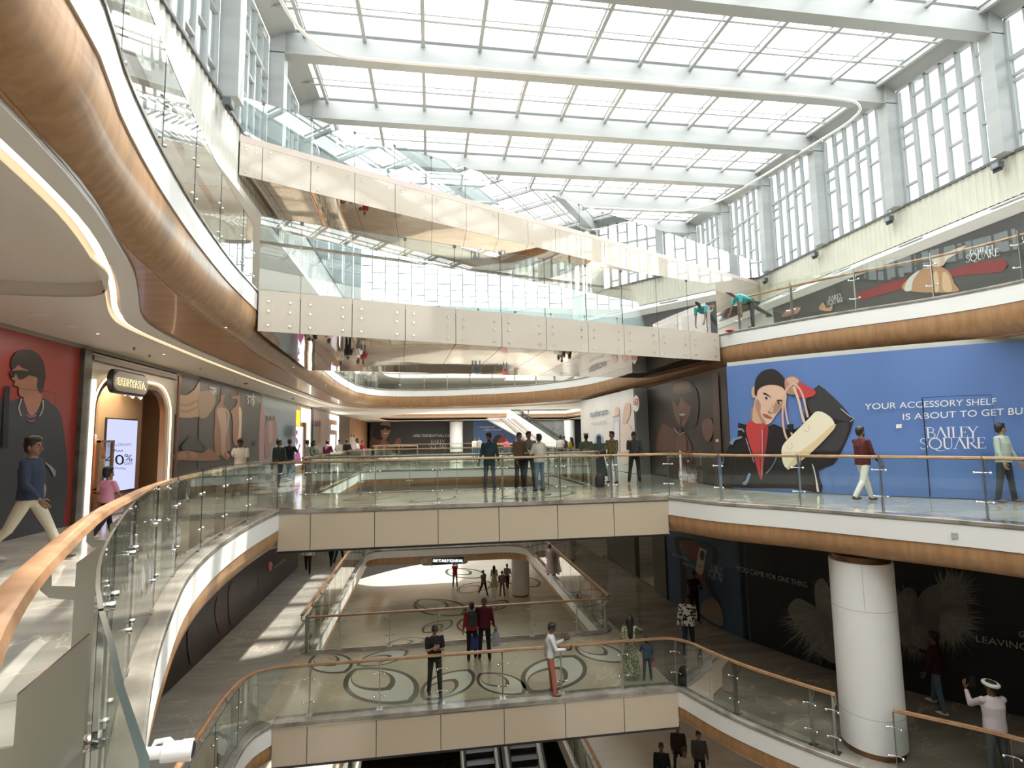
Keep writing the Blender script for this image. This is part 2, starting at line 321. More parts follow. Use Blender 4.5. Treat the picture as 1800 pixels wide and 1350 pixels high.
# body of the second floor slab
S(region(OUT, [offset(V2E, 0.04, True), offset(VOIDC2, 0.04, True)], L2-0.09, 0.55, 'slab_second', SBED))
# bridge decks undersides (between the two voids) are part of the slabs; beige side panels
def bridge_panels(xs, y, ztop, zbot, name, label):
    root = empty(name, label, 'bridge side cladding', ((xs[0]+xs[-1])/2, y, zbot), None)
    p = []
    for a, b in zip(xs[:-1], xs[1:]):
        o = MB().box(a+0.008-root.location.x, b-0.008-root.location.x, -0.02, 0.02, 0.02, ztop-zbot).build('cladding_panel', PANEL, root)
    MB().box(xs[0]-root.location.x, xs[-1]-root.location.x, 0.015, 0.06, 0.0, ztop-zbot-0.01).build('backing', BLACK, root)
    MB().box(xs[0]-root.location.x, xs[-1]-root.location.x, -0.03, 0.03, ztop-zbot, ztop-zbot+0.02).build('top_rail', STEEL, root)
    MB().box(xs[0]-root.location.x, xs[-1]-root.location.x, -0.025, 0.03, -0.03, 0.015).build('bottom_rail', BLACK, root)
    return root
bridge_panels([-3.43, -2.72, -1.29, 0.17, 1.62, 3.06, 4.49, 5.92], 13.27, -0.10, -0.93, 'bridge_cladding', 'beige glossy panels along the near side of the upper bridge at camera level')
bridge_panels([-3.5, -2.75, -1.24, 0.22, 1.70, 3.18, 4.65, 6.05], 13.48, L0-0.10, L0-0.92, 'bridge_cladding', 'beige glossy panels along the side of the lower bridge with patterned floor')
for z, y0, y1, x0, x1, k in ((0, 13.25, 17.1, -3.45, 5.95, 'first'), (L0, 13.46, 17.75, -3.5, 6.05, 'ground')):
    S(MB().box(x0, x1, y0-0.02, y0+0.35, z-0.075, z+0.014).build('trim_bridge_nosing_'+k, STONE))
    S(MB().box(x0, x1, y0+0.05, y1, z-0.96, z-0.90).build('ceiling_bridge_'+k, CEIL))
# ------------------------------------------------------------------ outer walls
S(MB().box(-22, -21.8, -14, 66, -14, 9.4).box(-22, 30, 65.8, 66, -14, 9.4).box(29.8, 30, -14, 66, -14, 9.4).build('wall_outer', mat('plain_wall', (0.45, 0.43, 0.40), 0.6)))
S(MB().box(-22, 30, -14, -13.8, -14, 16).build('wall_south', mat('plain_wall2', (0.5, 0.48, 0.45), 0.6)))
# third floor slab round the hall
HALL = rect(XL, XR, -12, 38)
S(region(OUT, [HALL, offset(VOIDC2, -0.2, True)], L3, 1.25, 'slab_third', CEIL))
S(region(VOIDC2, [], L3+1.0, 0.02, 'skylight_far', SKYG))
# corrugated side walls and the band with vents
def corr(x, z0, z1, name, inward, y0=-12, y1=38):
    mb = MB(); n = int((y1-y0)/0.11); pts = []
    for i in range(n+1):
        y = y0+(y1-y0)*i/n; pts.append((x+inward*(0.03 if i % 2 else 0.0), y)); pts.append((x+inward*(0.03 if i % 2 else 0.0), y+0.07))
    mb.v = [(a, b, z) for a, b in pts for z in (z0, z1)]
    for i in range(len(pts)-1): mb.f.append((2*i, 2*i+2, 2*i+3, 2*i+1)); mb.mi.append(0)
    return S(mb.build(name, CORR))
corr(XR-0.02, 8.35, 9.62, 'wall_east_corrugated', -1); corr(XL+0.02, 8.1, 9.62, 'wall_west_corrugated', 1).data.materials[0] = mat('corrugated_white', (0.62, 0.62, 0.58), 0.5)
S(MB().box(XR-0.1, XR+0.3, -12, 38, 9.60, 9.68).box(XL-0.3, XL+0.1, -12, 38, 9.60, 9.68).build('trim_sill', mat('sill_dark', (0.12, 0.12, 0.12), 0.4)))
S(MB().add([(XR+0.02, y, 8.36) for y in (-12, 38)]+[(XR-0.32, y, 8.05) for y in (-12, 38)]+[(XR-0.05, y, 7.8) for y in (-12, 38)], [(0, 1, 3, 2), (2, 3, 5, 4)]).build('trim_vent_band', WHITE))
S(MB().add([(XL-0.02, y, 8.12) for y in (-12, 38)]+[(XL+0.12, y, 8.05) for y in (-12, 38)]+[(XL+0.1, y, 7.9) for y in (-12, 38)]+[(XL-2.4, y, 7.85) for y in (-12, 38)], [(0, 1, 3, 2), (2, 3, 5, 4), (4, 5, 7, 6)]).build('trim_west_bulkhead', WHITE))
S(MB().box(XR, XR+0.2, -12, 44, L2, 8.4).build('wall_east_upper', mat('upper_wall', (0.62, 0.60, 0.56), 0.5)))
S(MB().box(-7.4, -7.2, -12, 44, L2, 8.4).build('wall_west_upper', mat('upper_wall', (0.62, 0.60, 0.56), 0.5)))
S(MB().box(XL, XR, 38, 38.25, 8.2, 10.9).build('wall_north_parapet', WHITE))
for y in [6.5+3.3*k for k in range(9)]:
    a = MB().obox((XR-0.21, y, 8.2), Vector((0, 1, 0)), Vector((0.75, 0, 0.66)), Vector((-0.66, 0, 0.75)), 0.5, 0.045, 0.006)
    o = a.build('air_vent', mat('vent_grey', (0.30, 0.30, 0.29), 0.5)); tag(o, 'grey slotted air vent in the white band above the upper right hoardings', 'air vent', 'slotted vents above the upper hoardings')
# ------------------------------------------------------------------ roof
def zb(Y): return 13.58+0.06*(Y-16.7)          # underside of the beams
BY = [16.7+3.8*k for k in range(-7, 6)]
for Y in BY:
    z = zb(Y)
    o = MB().box(XL, XR, Y, Y+0.28, z, z+0.72).box(XL, XR, Y-0.06, Y+0.34, z-0.03, z).build('roof_beam', STEELP)
    tag(o, 'pale grey steel beam spanning the hall under the glass roof', group='roof beams', kind='structure')
    for x, sx in ((XL, 1), (XR, -1)):
        o = MB().box(min(x, x+sx*0.45), max(x, x+sx*0.45), Y-0.06, Y+0.34, 9.62, z+0.7).build('wall_column', STEELP)
        tag(o, 'pale grey steel column between the clerestory windows', group='clerestory columns', kind='structure')
PX = [-3.88+1.835*k for k in range(12)]
y0, y1 = BY[0]-1, 38.2
tilt = 0.06
for x in PX:
    mb = MB()
    for yy0, yy1 in zip([y0]+[b+0.28 for b in BY], BY+[y1]):
        if yy1-yy0 < 0.1: continue
        z0, z1 = zb(yy0)+0.62, zb(yy1)+0.62
        mb.bar((x, yy0, z0), (x, yy1, z1), 0.12, 0.05); mb.bar((x, yy0, z0+0.07), (x, yy1, z1+0.07), 0.03, 0.14)
        mb.bar((x, yy0, z0+0.28), (x, yy1, z1+0.28), 0.06, 0.05)
    o = mb.build('roof_purlin', STEELP); tag(o, 'thin pale steel purlin running lengthwise under the roof glass', group='roof purlins', kind='structure')
for Y in BY:
    for dy in (1.35, 2.6):
        yy = Y+dy; z = zb(yy)+0.62; mb = MB()
        mb.tube([(XL+0.35, yy, z), (XR-0.6, yy, z)], 0.035, 6).box(XL+0.35, XR-0.6, yy-0.02, yy+0.02, z+0.2, z+0.26)
        x = XL+0.6
        while x < XR-0.7: mb.box(x-0.015, x+0.015, yy-0.01, yy+0.01, z, z+0.2); x += 0.9
        o = mb.build('roof_rod', STEELP); tag(o, 'double steel rod crossing under the roof glass between two beams', group='roof rods', kind='structure')
    z = zb(Y)+0.84
    S(MB().box(XL+0.3, XR-0.5, Y+0.02, Y+0.24, z, z+0.05).build('trim_roof_rail', STEELP))
for Y in BY[:-1]+[BY[-1]]:
    ya, yb = Y, min(Y+3.8, 38.2); za, zbb = zb(ya)+0.98, zb(yb)+0.98
    o = MB().add([(XL, ya, za), (XR, ya, za), (XR, yb, zbb), (XL, yb, zbb), (XL, ya, za+0.02), (XR, ya, za+0.02), (XR, yb, zbb+0.02), (XL, yb, zbb+0.02)],
        [(0, 3, 2, 1), (4, 5, 6, 7), (0, 1, 5, 4), (1, 2, 6, 5), (2, 3, 7, 6), (3, 0, 4, 7)]).build('skylight_pane', SKYG)
    tag(o, 'bright white glass bay of the sloping roof between two beams', group='roof glass bays', kind='structure')
for x, sx in ((XL, 1), (XR, -1)):
    mb = MB(); a, b = zb(y0), zb(y1)
    xa, xb = x, x+sx*0.75
    mb.add([(xa, y0, a+0.45), (xb, y0, a+0.80), (xb, y1, b+0.80), (xa, y1, b+0.45), (xa, y0, a+0.98), (xb, y0, a+0.98), (xb, y1, b+0.98), (xa, y1, b+0.98)],
        [(0, 3, 2, 1), (4, 5, 6, 7), (1, 2, 6, 5), (0, 4, 7, 3)])
    S(mb.build('trim_roof_edge', STEELP))
# clerestory windows, one thing per bay
def clerestory(x, ya, yb, k, zlow=9.68):
    n = 6; mb = MB(); gl = MB(); rnd = random.Random(k*7+int(x))
    zt = zb(ya)+0.45
    t = 0.06
    ys = [ya+(yb-ya)*i/n for i in range(n+1)]
    for y in ys: mb.box(x-0.07, x+0.07, y-0.05, y+0.05, zlow, zt+0.06*(y-ya))
    zt1 = zlow+(zt-zlow)*0.72
    mb.box(x-0.09, x+0.09, ya, yb, zt1-0.04, zt1+0.05)
    H = zt-zlow
    for i in range(n):
        for f in ([0.14, 0.52] if i % 2 else [0.32, 0.9])+([0.62] if i % 3 == 2 else []):
            f += rnd.uniform(-0.04, 0.04); mb.box(x-0.06, x+0.06, ys[i], ys[i+1], zlow+H*f-0.03, zlow+H*f+0.03)
    mb.bar((x, ya, zt), (x, yb, zt+0.06*(yb-ya)), 0.14, 0.1); mb.box(x-0.07, x+0.07, ya, yb, zlow-0.03, zlow+0.05)
    gl.box(x-0.01, x+0.01, ya, yb, zlow, zt+0.1)
    r = empty('window_%d' % k, 'tall clerestory window bay with staggered mullions above the corrugated wall', 'window', (0, 0, 0), 'clerestory windows', 'structure')
    mb.build('window_frame', mat('window_grey', (0.40, 0.42, 0.42), 0.45), r); gl.build('window_pane', WING, r)
k = 1
for x in (XL-0.1, XR+0.1):
    for Y in BY:
        if Y+0.34 < 38: clerestory(x, Y+0.34, min(Y+3.74, 38.2), k); k += 1
# end gable window in the north wall
def gable():
    r = empty('window_%d' % k, 'wide bright gridded window in the end wall seen under the top bridge', 'window', (0, 0, 0), None, 'structure')
    mb = MB(); z0, z1 = 10.9, 15.5; y = 38.1; i = 0; x = XL
    while x < XR:
        mb.box(x-0.035, x+0.035, y-0.05, y+0.05, z0, z1)
        for f in ([0.35, 1.15, 2.3, 3.4] if i % 2 else [0.75, 1.6, 2.8, 4.0]): mb.box(x, x+0.9, y-0.04, y+0.04, z0+f-0.025, z0+f+0.025)
        x += 0.9; i += 1
    mb.build('window_frame', mat('window_light', (0.30, 0.31, 0.31), 0.45), r); MB().box(XL, XR, y-0.01, y+0.01, z0, z1).build('window_pane', WING, r)
gable()
for x in (10.3,):
    o = MB().tube([(x+0.3, 37.6, 4.7), (x+0.3, 37.6, 15)], 0.45, 20).build('wall_column', WHITE); tag(o, 'round white column before the end wall', kind='structure')
# curved white track hanging under the beams
tr = [aty(x, y, Y) for x, y, Y in [(505, 0, 12.0), (520, 40, 13.6), (545, 68, 15.3), (585, 90, 16.3), (650, 99, 16.5)]]
tr = [Vector((p.x, p.y, min(p.z, zb(p.y)-0.12))) for p in tr]
trp = [(-4.1, -6), (-4.05, 4), (-4.0, 12.0), (-3.95, 14.2), (-3.6, 15.6), (-2.9, 16.35), (-1.5, 16.5), (4, 16.5), (10, 16.5), (14.2, 16.5), (15.6, 16.8), (16.1, 17.8), (16.0, 20), (15.7, 24), (15.3, 26.5), (14.4, 27.7), (13, 28.0), (5, 28.0), (0, 28.0)]
tp = crom(V2(trp), 0.3)
o = MB().tube([(p.x, p.y, zb(p.y)-0.10) for p in tp], 0.05, 8).build('ceiling_track', WHITE, smooth=True); tag(o, 'white curved service track hanging beneath the roof beams', 'track')
mbs = [aty(1753, 292, 11), ]
def flood(x, y, zz, sx, lab):
    r = empty('floodlight', lab, 'floodlight', (x, y, zz))
    MB().box(-0.09, 0.09, -0.12, 0.12, -0.03, 0.16).build('lamp_head', mat('lamp_grey', (0.12, 0.13, 0.14), 0.4), r)
    MB().box(-0.09*sx-0.01, -0.09*sx+0.01, -0.09, 0.09, 0.0, 0.13).build('lens', mat('lens', (0.3, 0.33, 0.35), 0.1), r)
    MB().box(-0.02, 0.02, -0.13, 0.13, -0.12, -0.03).build('bracket', BLACK, r)
for px, py, lab in ((1753, 292, 'nearest the right edge'), (1563, 386, 'under the second column from the right'), (1432, 448, 'under the third window bay from the right'), (1345, 493, 'by the far end of the pale top bridge')):
    p = atx(px, py, XR-0.3); flood(p.x, p.y, p.z-0.05, 1, 'small dark floodlight on the right sill, '+lab)
p = atx(401, 187, XL+0.3); flood(p.x, p.y, p.z, -1, 'small dark floodlight on the left hand wall above the corrugated panels')
# ------------------------------------------------------------------ glass railings
def arc(path):
    s = [0.0]
    for a, b in zip(path[:-1], path[1:]): s.append(s[-1]+(b-a).length)
    return s
def along(path, s, t):
    t = max(0, min(s[-1], t))
    for i in range(len(s)-1):
        if t <= s[i+1]+1e-9:
            q = (t-s[i])/max(1e-9, s[i+1]-s[i]); d = (path[i+1]-path[i]).normalized(); return path[i].lerp(path[i+1], q), d
    return path[-1], (path[-1]-path[-2]).normalized()
def sub(path, s, a, b, step=0.25):
    n = max(1, int((b-a)/step)); return [along(path, s, a+(b-a)*i/n)[0] for i in range(n+1)]
def sheet(pts, z0, z1, t, name, m, parent, org):
    L = offset(pts, t/2); R = offset(pts, -t/2); mb = MB(); n = len(pts)
    mb.v = [(p.x-org.x, p.y-org.y, z-org.z) for lane in (L, R) for p in lane for z in (z0, z1)]
    for i in range(n-1):
        a = 2*i; b = 2*n+2*i
        mb.f += [(a, a+2, a+3, a+1), (b+1, b+3, b+2, b), (a+1, a+3, b+3, b+1), (a, b, b+2, a+2)]; mb.mi += [0, 0, 1, 1]
    e = 2*n; mb.f += [(0, 1, e+1, e), (e-2, 2*e-2, 2*e-1, e-1)]; mb.mi += [1, 1]
    return mb.build(name, [m, GEDGE], parent)
def railing(path, z, label, side=1, spacing=1.48, start=0.0, glass_h=1.16, rail=True, rail_off=0.23, rail_z=1.06, glass=None, detail=2, posts=True, group=None, g0=0.06, at=None):
    # side=+1: handrail to the left of travel
    glass = glass or GLASS; s = arc(path); T = s[-1]; org = Vector((path[0].x, path[0].y, z))
    r = empty('glass_railing', label, 'glass railing', org, group)
    ts = []; t = start
    while t <= T+0.02: ts.append(t); t += spacing
    if T-ts[-1] > 0.5: ts.append(T)
    if start > 0.3: ts = [0.0]+ts
    if at: ts = sorted(set([0.0]+[s[min(range(len(path)), key=lambda i: (path[i]-Vector(q)).length)] for q in at]+[T]))
    for a, b in zip(ts[:-1], ts[1:]):
        if b-a > 0.15: sheet(sub(path, s, a+0.012, b-0.012), z+g0, z+glass_h, 0.011, 'glass_panel', glass, r, org)
    if posts:
        for t in ts:
            p, d = along(path, s, t); nrm = Vector((-d.y, d.x))*side; c = Vector((p.x, p.y, z))-org
            dd = Vector((d.x, d.y, 0)); nn = Vector((nrm.x, nrm.y, 0)); zz = Vector((0, 0, 1))
            mb = MB(); base = c+nn*0.082
            h = glass_h-0.05
            mb.add([base+dd*q+nn*a_+zz*b_ for q in (-0.007, 0.007) for a_, b_ in ((-0.062, 0), (0.062, 0), (0.058, h-0.10), (-0.062, h))],
                   [(0, 1, 2, 3), (7, 6, 5, 4), (0, 4, 5, 1), (1, 5, 6, 2), (2, 6, 7, 3), (3, 7, 4, 0)])
            if detail: mb.obox(base+zz*0.012, dd, nn, zz, 0.07, 0.09, 0.012)
            if rail and detail > 0:
                off = nn*(rail_off-0.082)
                mb.add([base+dd*q+v for q in (-0.006, 0.006) for v in (nn*0.04+zz*(h-0.27), off+zz*(h-0.24)-nn*0.0, off+nn*0.035+zz*(h-0.20), off+nn*0.03+zz*(rail_z-0.03), off+zz*(rail_z-0.03), off-nn*0.005+zz*(h-0.19), nn*0.04+zz*(h-0.21))],
                       [(0, 1, 2, 3, 4, 5, 6)[::-1], (7, 8, 9, 10, 11, 12, 13)]+[(i, (i+1) % 7, 7+(i+1) % 7, 7+i) for i in range(7)])
            po = mb.build('post', STEEL, r)
            if detail > 1:
                for hz in (0.32, 0.82):
                    m2 = MB(); q = c+zz*hz
                    m2.tube([q-dd*0.11+nn*0.0, q-dd*0.07+nn*0.05, q+nn*0.055, q+dd*0.07+nn*0.05, q+dd*0.11], 0.011, 6)
                    for sg in (-1, 1): m2.tube([q+dd*(0.11*sg)-nn*0.022, q+dd*(0.11*sg)+nn*0.025], 0.022, 8)
                    m2.build('glass_clamp', CHROME, po, smooth=True)
            elif detail == 1:
                m2 = MB()
                for hz in (0.32, 0.82): m2.bar(c+zz*hz-dd*0.11+nn*0.03, c+zz*hz+dd*0.11+nn*0.03, 0.03, 0.03)
                m2.build('glass_clamp', CHROME, po)
    if rail:
        hr = offset(path, rail_off*side); k = 0.055
        pr = [(-k, -0.012), (-k*0.8, 0.022), (-0.02, 0.03), (0.02, 0.03), (k*0.8, 0.022), (k, -0.012), (k*0.7, -0.03), (-k*0.7, -0.03), (-k, -0.012)]
        lanes = [offset(hr, o) for o, zz_ in pr]; n = len(hr); K = len(pr); mb = MB()
        mb.v = [(lanes[j][i].x-org.x, lanes[j][i].y-org.y, rail_z+pr[j][1]) for i in range(n) for j in range(K)]
        for i in range(n-1):
            for j in range(K-1): mb.f.append((i*K+j, i*K+j+1, (i+1)*K+j+1, (i+1)*K+j)); mb.mi.append(0)
        mb.f += [tuple(range(K-1)), tuple(range((n-1)*K, n*K-1))[::-1]]; mb.mi += [0, 0]
        mb.build('handrail', WOODR, r, True, 50)
    return r
def lin(*pts, step=0.5): 
    out = []
    P = V2(pts)
    for a, b in zip(P[:-1], P[1:]):
        n = max(1, int((b-a).length/step)); out += [a.lerp(b, i/n) for i in range(n)]
    return out+[P[-1]]
# level one: left curve, bridge near side, right curve; the left curve posts as in the photo
i0 = min(range(len(p_l1)), key=lambda i: (p_l1[i]-Vector((0.55, -0.1))).length)
pl = p_l1[i0:]
sl = arc(pl); ip = min(range(len(pl)), key=lambda i: (pl[i]-Vector((-2.05, 4.2))).length)
st = sl[ip] % 1.46
c1 = crom(V2([(-3.55, 13.25), (-3.5, 13.33), (-3.3, 13.38)]), 0.05)
bend = lambda a, b, c: [(a*(1-t)+b*t)*(1-t)+(b*(1-t)+c*t)*t for t in [i/8 for i in range(9)]]
def fuse(left, y, xr, right, r0=0.45):
    L = [p for p in left if p.y < y-r0]; R = [p for p in right if p.y < y-0.5]
    return L+bend(L[-1]+Vector((0, 0.02)), Vector((L[-1].x, y)), Vector((L[-1].x+r0, y)))+lin((L[-1].x+r0+0.1, y), (xr-0.5, y), step=0.12)+bend(Vector((xr-0.4, y)), Vector((xr, y)), R[0]+Vector((-0.02, 0.04)))+R
near = [along(pl, sl, sl[ip]-1.46*k_)[0] for k_ in (1, 2, 3)]
path1 = fuse(pl, 13.38, 6.12, crom(p_r1[:-14], 0.12))
railing(path1, 0, 'long glass railing with oak handrail from the near left foreground across the upper bridge', at=[tuple(q) for q in near]+[(-2.03, 4.2), (-2.52, 5.63), (-2.97, 7.08), (-3.28, 8.6), (-3.45, 10), (-3.54, 11.5), (-3.45, 13.2), (-2.76, 13.38), (-1.29, 13.38), (0.2, 13.38), (1.69, 13.38), (3.16, 13.38), (4.58, 13.38), (6.0, 13.3), (6.61, 11.93), (7.66, 10.62), (8.47, 9.38), (9.24, 8.2), (9.85, 6.8)])
railing(lin((-3.5, 17.05), (5.1, 17.05)), 0, 'glass railing along the far edge of the upper bridge', -1, 1.43, 0, detail=1)
railing(lin((-3.52, 17.1), (-3.52, 28.5)), 0, 'long glass railing beside the left walkway beyond the upper bridge', 1, 1.45, 0, detail=1)
railing(lin((5.12, 28.3), (5.12, 17.1)), 0, 'long glass railing beside the right walkway beyond the upper bridge', 1, 1.45, 0, detail=1)
railing(crom(V2([(-3.4, 28.6), (-3.0, 29.05), (0, 29.1), (4.4, 29.1), (5.0, 28.5)]), 0.4), 0, 'glass railing closing the far end of the second void', 1, 1.45, 0, detail=1)
# ground level (one down)
s0 = arc(p_r0); 
def cut(path, a, b): s = arc(path); return sub(path, s, a, b, 0.2)
path0 = fuse([p for p in p_l0[14:] if p.y < 12.9], 13.64, 6.2, cut(p_r0, 0.05, 3.75), 0.6)
railing(path0, L0, 'long glass railing curving round the near side of the patterned lower bridge', at=[(-3.05, 5.2), (-3.4, 6.8), (-3.65, 8.3), (-3.8, 9.8), (-3.9, 11.2), (-3.95, 12.6), (-2.71, 13.64), (-1.23, 13.64), (0.25, 13.64), (1.72, 13.64), (3.21, 13.64), (4.72, 13.64), (6.05, 13.5), (6.68, 12.05), (7.6, 10.5)])
railing(cut(p_r0, 4.75, 10.5), L0, 'glass railing right of the big white column before the man in a turban', 1, 1.62, 0)
railing(lin((-3.62, 17.72), (5.55, 17.72)), L0, 'glass railing on the far side of the patterned lower bridge', -1, 1.47, 0.9)
railing(lin((-3.6, 17.75), (-3.6, 32)), L0, 'glass railing beside the lower left corridor beyond the bridge', 1, 1.45, 0, detail=1)
railing(lin((5.52, 32), (5.52, 17.75)), L0, 'glass railing beside the dark lower right corridor', 1, 1.45, 0, detail=1)
# lower ground escalator void
railing(lin((-2.5, 12), (-2.5, 23.4)), LG, 'glass railing beside the escalator well seen under the lower bridge, left side', 1, 1.45, 0, detail=1)
railing(lin((4.78, 23.4), (4.78, 10)), LG, 'glass railing beside the escalator well seen under the lower bridge, right side', 1, 1.45, 0, detail=1)
# second floor
railing(offset(p_l2, 0.12)[12:], L2, 'tall clear glass railing curving along the upper left balcony', 1, 1.5, 0.6, glass_h=1.4, rail_z=1.06)
railing(offset(p_r2, 0.12)[:-16], L2, 'curved glass railing with oak handrail on the upper right balcony', 1, 1.62, 0.1, glass_h=1.18)
fm = offset(p_m2, 0.14); k0 = min(range(len(fm)), key=lambda i: (fm[i]-Vector((-3.95, 19.5))).length)
k1 = min(range(len(fm)), key=lambda i: (fm[i]-Vector((8.6, 21.5))).length)
railing(fm[k0:k1], L2, 'glass railing round the far end of the upper void above the oak fascia', 1, 1.5, 0, detail=1)
railing([p for p in offset(VOIDC, 0.12, True)], 0, 'glass railing round the farthest void at camera level', 1, 1.5, 0, detail=0, glass_h=1.1)
railing([p for p in offset(VOIDC2, 0.12, True) if p.x < 7.2 and p.y > 58.0], L2, 'glass railing round the farthest void one floor up', 1, 1.5, 0, detail=0, glass_h=1.1)
# ------------------------------------------------------------------ upper footbridges
def footbridge(A, B, A2, B2, z, depth, glass_h, xs, label, band=0.0, studs=True, seams=None):
    A = Vector(A); B = Vector(B); d = (B-A).normalized(); n = Vector((-d.y, d.x)); L = (B-A).length
    org = Vector((A.x, A.y, z)); r = empty('footbridge', label, 'footbridge', org)
    A2 = Vector(A2); B2 = Vector(B2)
    P = lambda p, zz: Vector((p.x, p.y, zz))-org
    zb_ = z-depth
    MB().add([P(A, z), P(B, z), P(B2, z), P(A2, z), P(A, z-0.12), P(B, z-0.12), P(B2, z-0.12), P(A2, z-0.12)],
        [(0, 1, 2, 3), (7, 6, 5, 4), (2, 6, 7, 3), (0, 4, 5, 1)]).build('deck', MARBB, r)
    cuts = seams or [L*i/xs for i in range(xs+1)]
    zt = z-band
    for a, b in zip(cuts[:-1], cuts[1:]):
        p, q = A+d*(a+0.008), A+d*(b-0.008)
        o = MB().add([P(p-n*0.02, zb_), P(q-n*0.02, zb_), P(q-n*0.02, zt), P(p-n*0.02, zt), P(p+n*0.0, zb_), P(q+n*0.0, zb_), P(q+n*0.0, zt), P(p+n*0.0, zt)],
            [(0, 1, 2, 3), (7, 6, 5, 4), (0, 4, 5, 1), (3, 2, 6, 7), (0, 3, 7, 4), (1, 5, 6, 2)]).build('side_panel', PANEL2, r)
        if studs:
            H = depth-band
            R_ = 0.024 if depth < 1 else 0.018
            offs = (0.2, b-a-0.2) if b-a > 0.8 else (0.15, b-a-0.15)
            for t in offs:
                for f in ((0.16, 0.50, 0.74) if depth < 1 else (0.12, 0.80, 0.9)):
                    c = A+d*(a+t)-n*0.02; MB().tube([P(c, zb_+H*f), P(c-n*0.02, zb_+H*f)], R_, 10).build('stud', CHROME, o)
    MB().add([P(A+n*0.005, zb_+0.01), P(B+n*0.005, zb_+0.01), P(B+n*0.005, z-0.02), P(A+n*0.005, z-0.02)], [(0, 1, 2, 3)]).build('backing', BLACK, r)
    if band:
        MB().add([P(A-n*0.02, zt+0.005), P(B-n*0.02, zt+0.005), P(B-n*0.02, z+0.02), P(A-n*0.02, z+0.02), P(A+n*0.06, zt+0.005), P(B+n*0.06, zt+0.005), P(B+n*0.06, z+0.02), P(A+n*0.06, z+0.02)],
            [(0, 1, 2, 3), (3, 2, 6, 7), (1, 5, 6, 2), (0, 3, 7, 4)]).build('edge_band', PANEL3, r)
    # mirror soffit panels
    m = 2
    for a, b in zip(cuts[:-1], cuts[1:]):
        for j in range(m):
            f0, f1 = j/m, (j+1)/m
            W = lambda t, f: A.lerp(B, t/L).lerp(A2.lerp(B2, t/L), f)
            pts = [W(a+0.006, f0+0.001), W(b-0.006, f0+0.001), W(b-0.006, f1-0.001), W(a+0.006, f1-0.001)]
            MB().add([P(p, zb_) for p in pts]+[P(p, zb_+0.01) for p in pts], [(3, 2, 1, 0), (4, 5, 6, 7), (0, 1, 5, 4), (1, 2, 6, 5), (2, 3, 7, 6), (3, 0, 4, 7)]).build('soffit_panel', MIRROR, r)
    MB().add([P(A, zb_+0.012), P(B, zb_+0.012), P(B2, zb_+0.012), P(A2, zb_+0.012)], [(0, 1, 2, 3)]).build('soffit_backing', BLACK, r)
    MB().add([P(A2, zb_+0.01), P(B2, zb_+0.01), P(B2, z), P(A2, z)], [(3, 2, 1, 0)]).build('back_panel', PANEL2, r)
    return r, cuts, d, n, A2, B2
fb, cuts, d, n, A2, B2 = footbridge((-3.53, 11.72), (8.98, 15.78), (-3.90, 18.2), (8.66, 20.6), L2, 0.87, 1.6, 9,
    'wide beige panelled footbridge with mirror underside crossing the hall one floor up', seams=[0]+[(atz(x, y, L2).xy-Vector((-3.53, 11.72))).dot(Vector((12.51, 4.06)).normalized()) for x, y in [(529, 515), (621, 523), (716, 531), (803, 541), (884, 549), (959, 558), (1029, 566), (1092, 572), (1152, 578), (1207, 583)]]+[13.15])
def glass_wall(A, B, z, cuts, h, label, hand=None, g0=0.02, hside=1, fit=True):
    A = Vector(A); B = Vector(B); d = (B-A).normalized(); n = Vector((-d.y, d.x)); org = Vector((A.x, A.y, z))
    r = empty('glass_balustrade', label, 'glass balustrade', org)
    for a, b in zip(cuts[:-1], cuts[1:]):
        g = sheet([A+d*(a+0.008)-n*0.0, A+d*(b-0.008)], z+g0, z+h, 0.02, 'glass_panel', GLASSB, r, org)
    if fit:
        for t in cuts[1:-1]:
            m2 = MB()
            c = A+d*t; m2.obox(Vector((c.x, c.y, z+h-0.03))-org, Vector((d.x, d.y, 0)), Vector((n.x, n.y, 0)), Vector((0, 0, 1)), 0.035, 0.02, 0.035)
            m2.build('glass_fitting', mat('dark_fitting', (0.10, 0.11, 0.12), 0.4), r)
    if hand:
        p0, p1 = A+n*0.14*hside, B+n*0.14*hside
        MB().bar(Vector((p0.x, p0.y, z+hand))-org, Vector((p1.x, p1.y, z+hand))-org, 0.09, 0.05).build('handrail', WOODR, r)
        for t in cuts[1:-1]:
            c = A+d*t; MB().bar(Vector((c.x, c.y, z+hand-0.05))-org, Vector((c.x+n.x*0.14*hside, c.y+n.y*0.14*hside, z+hand-0.05))-org, 0.02, 0.03).build('bracket', STEEL, r)
    return r
A, B = Vector((-3.53, 11.72)), Vector((8.98, 15.78))
glass_wall(A+n*0.03, B+n*0.03, L2, cuts, 1.6, 'tall pale blue glass wall on the near side of the mirror bottomed footbridge', hand=1.08)
dA = (B2-A2).length
glass_wall(A2-n*0.05, B2-n*0.05, L2, [dA*i/9 for i in range(10)], 1.5, 'pale blue glass wall on the far side of the mirror bottomed footbridge', hand=1.08, hside=-1)
A3, B3 = Vector((-4.83, 14.18)), Vector((16.93, 25.52))
L3len = (B3-A3).length
d3 = (B3-A3).normalized()
def on3(x, y):
    # where a seam seen at pixel (x, y) stands along the top bridge
    p = atz(x, y, L3); return (p.xy-A3).dot(d3)
se = [0.0]+[on3(x, y) for x, y in [(462, 250), (548, 272), (626, 293), (698, 312), (764, 330), (823, 348), (880, 364), (931, 379), (979, 393), (1023, 406), (1064, 418), (1102, 429), (1137, 440), (1170, 449), (1202, 459), (1230, 467), (1259, 475), (1285, 482)]]
while se[-1] < L3len-2.2: se.append(se[-1]+1.45)
se.append(L3len)
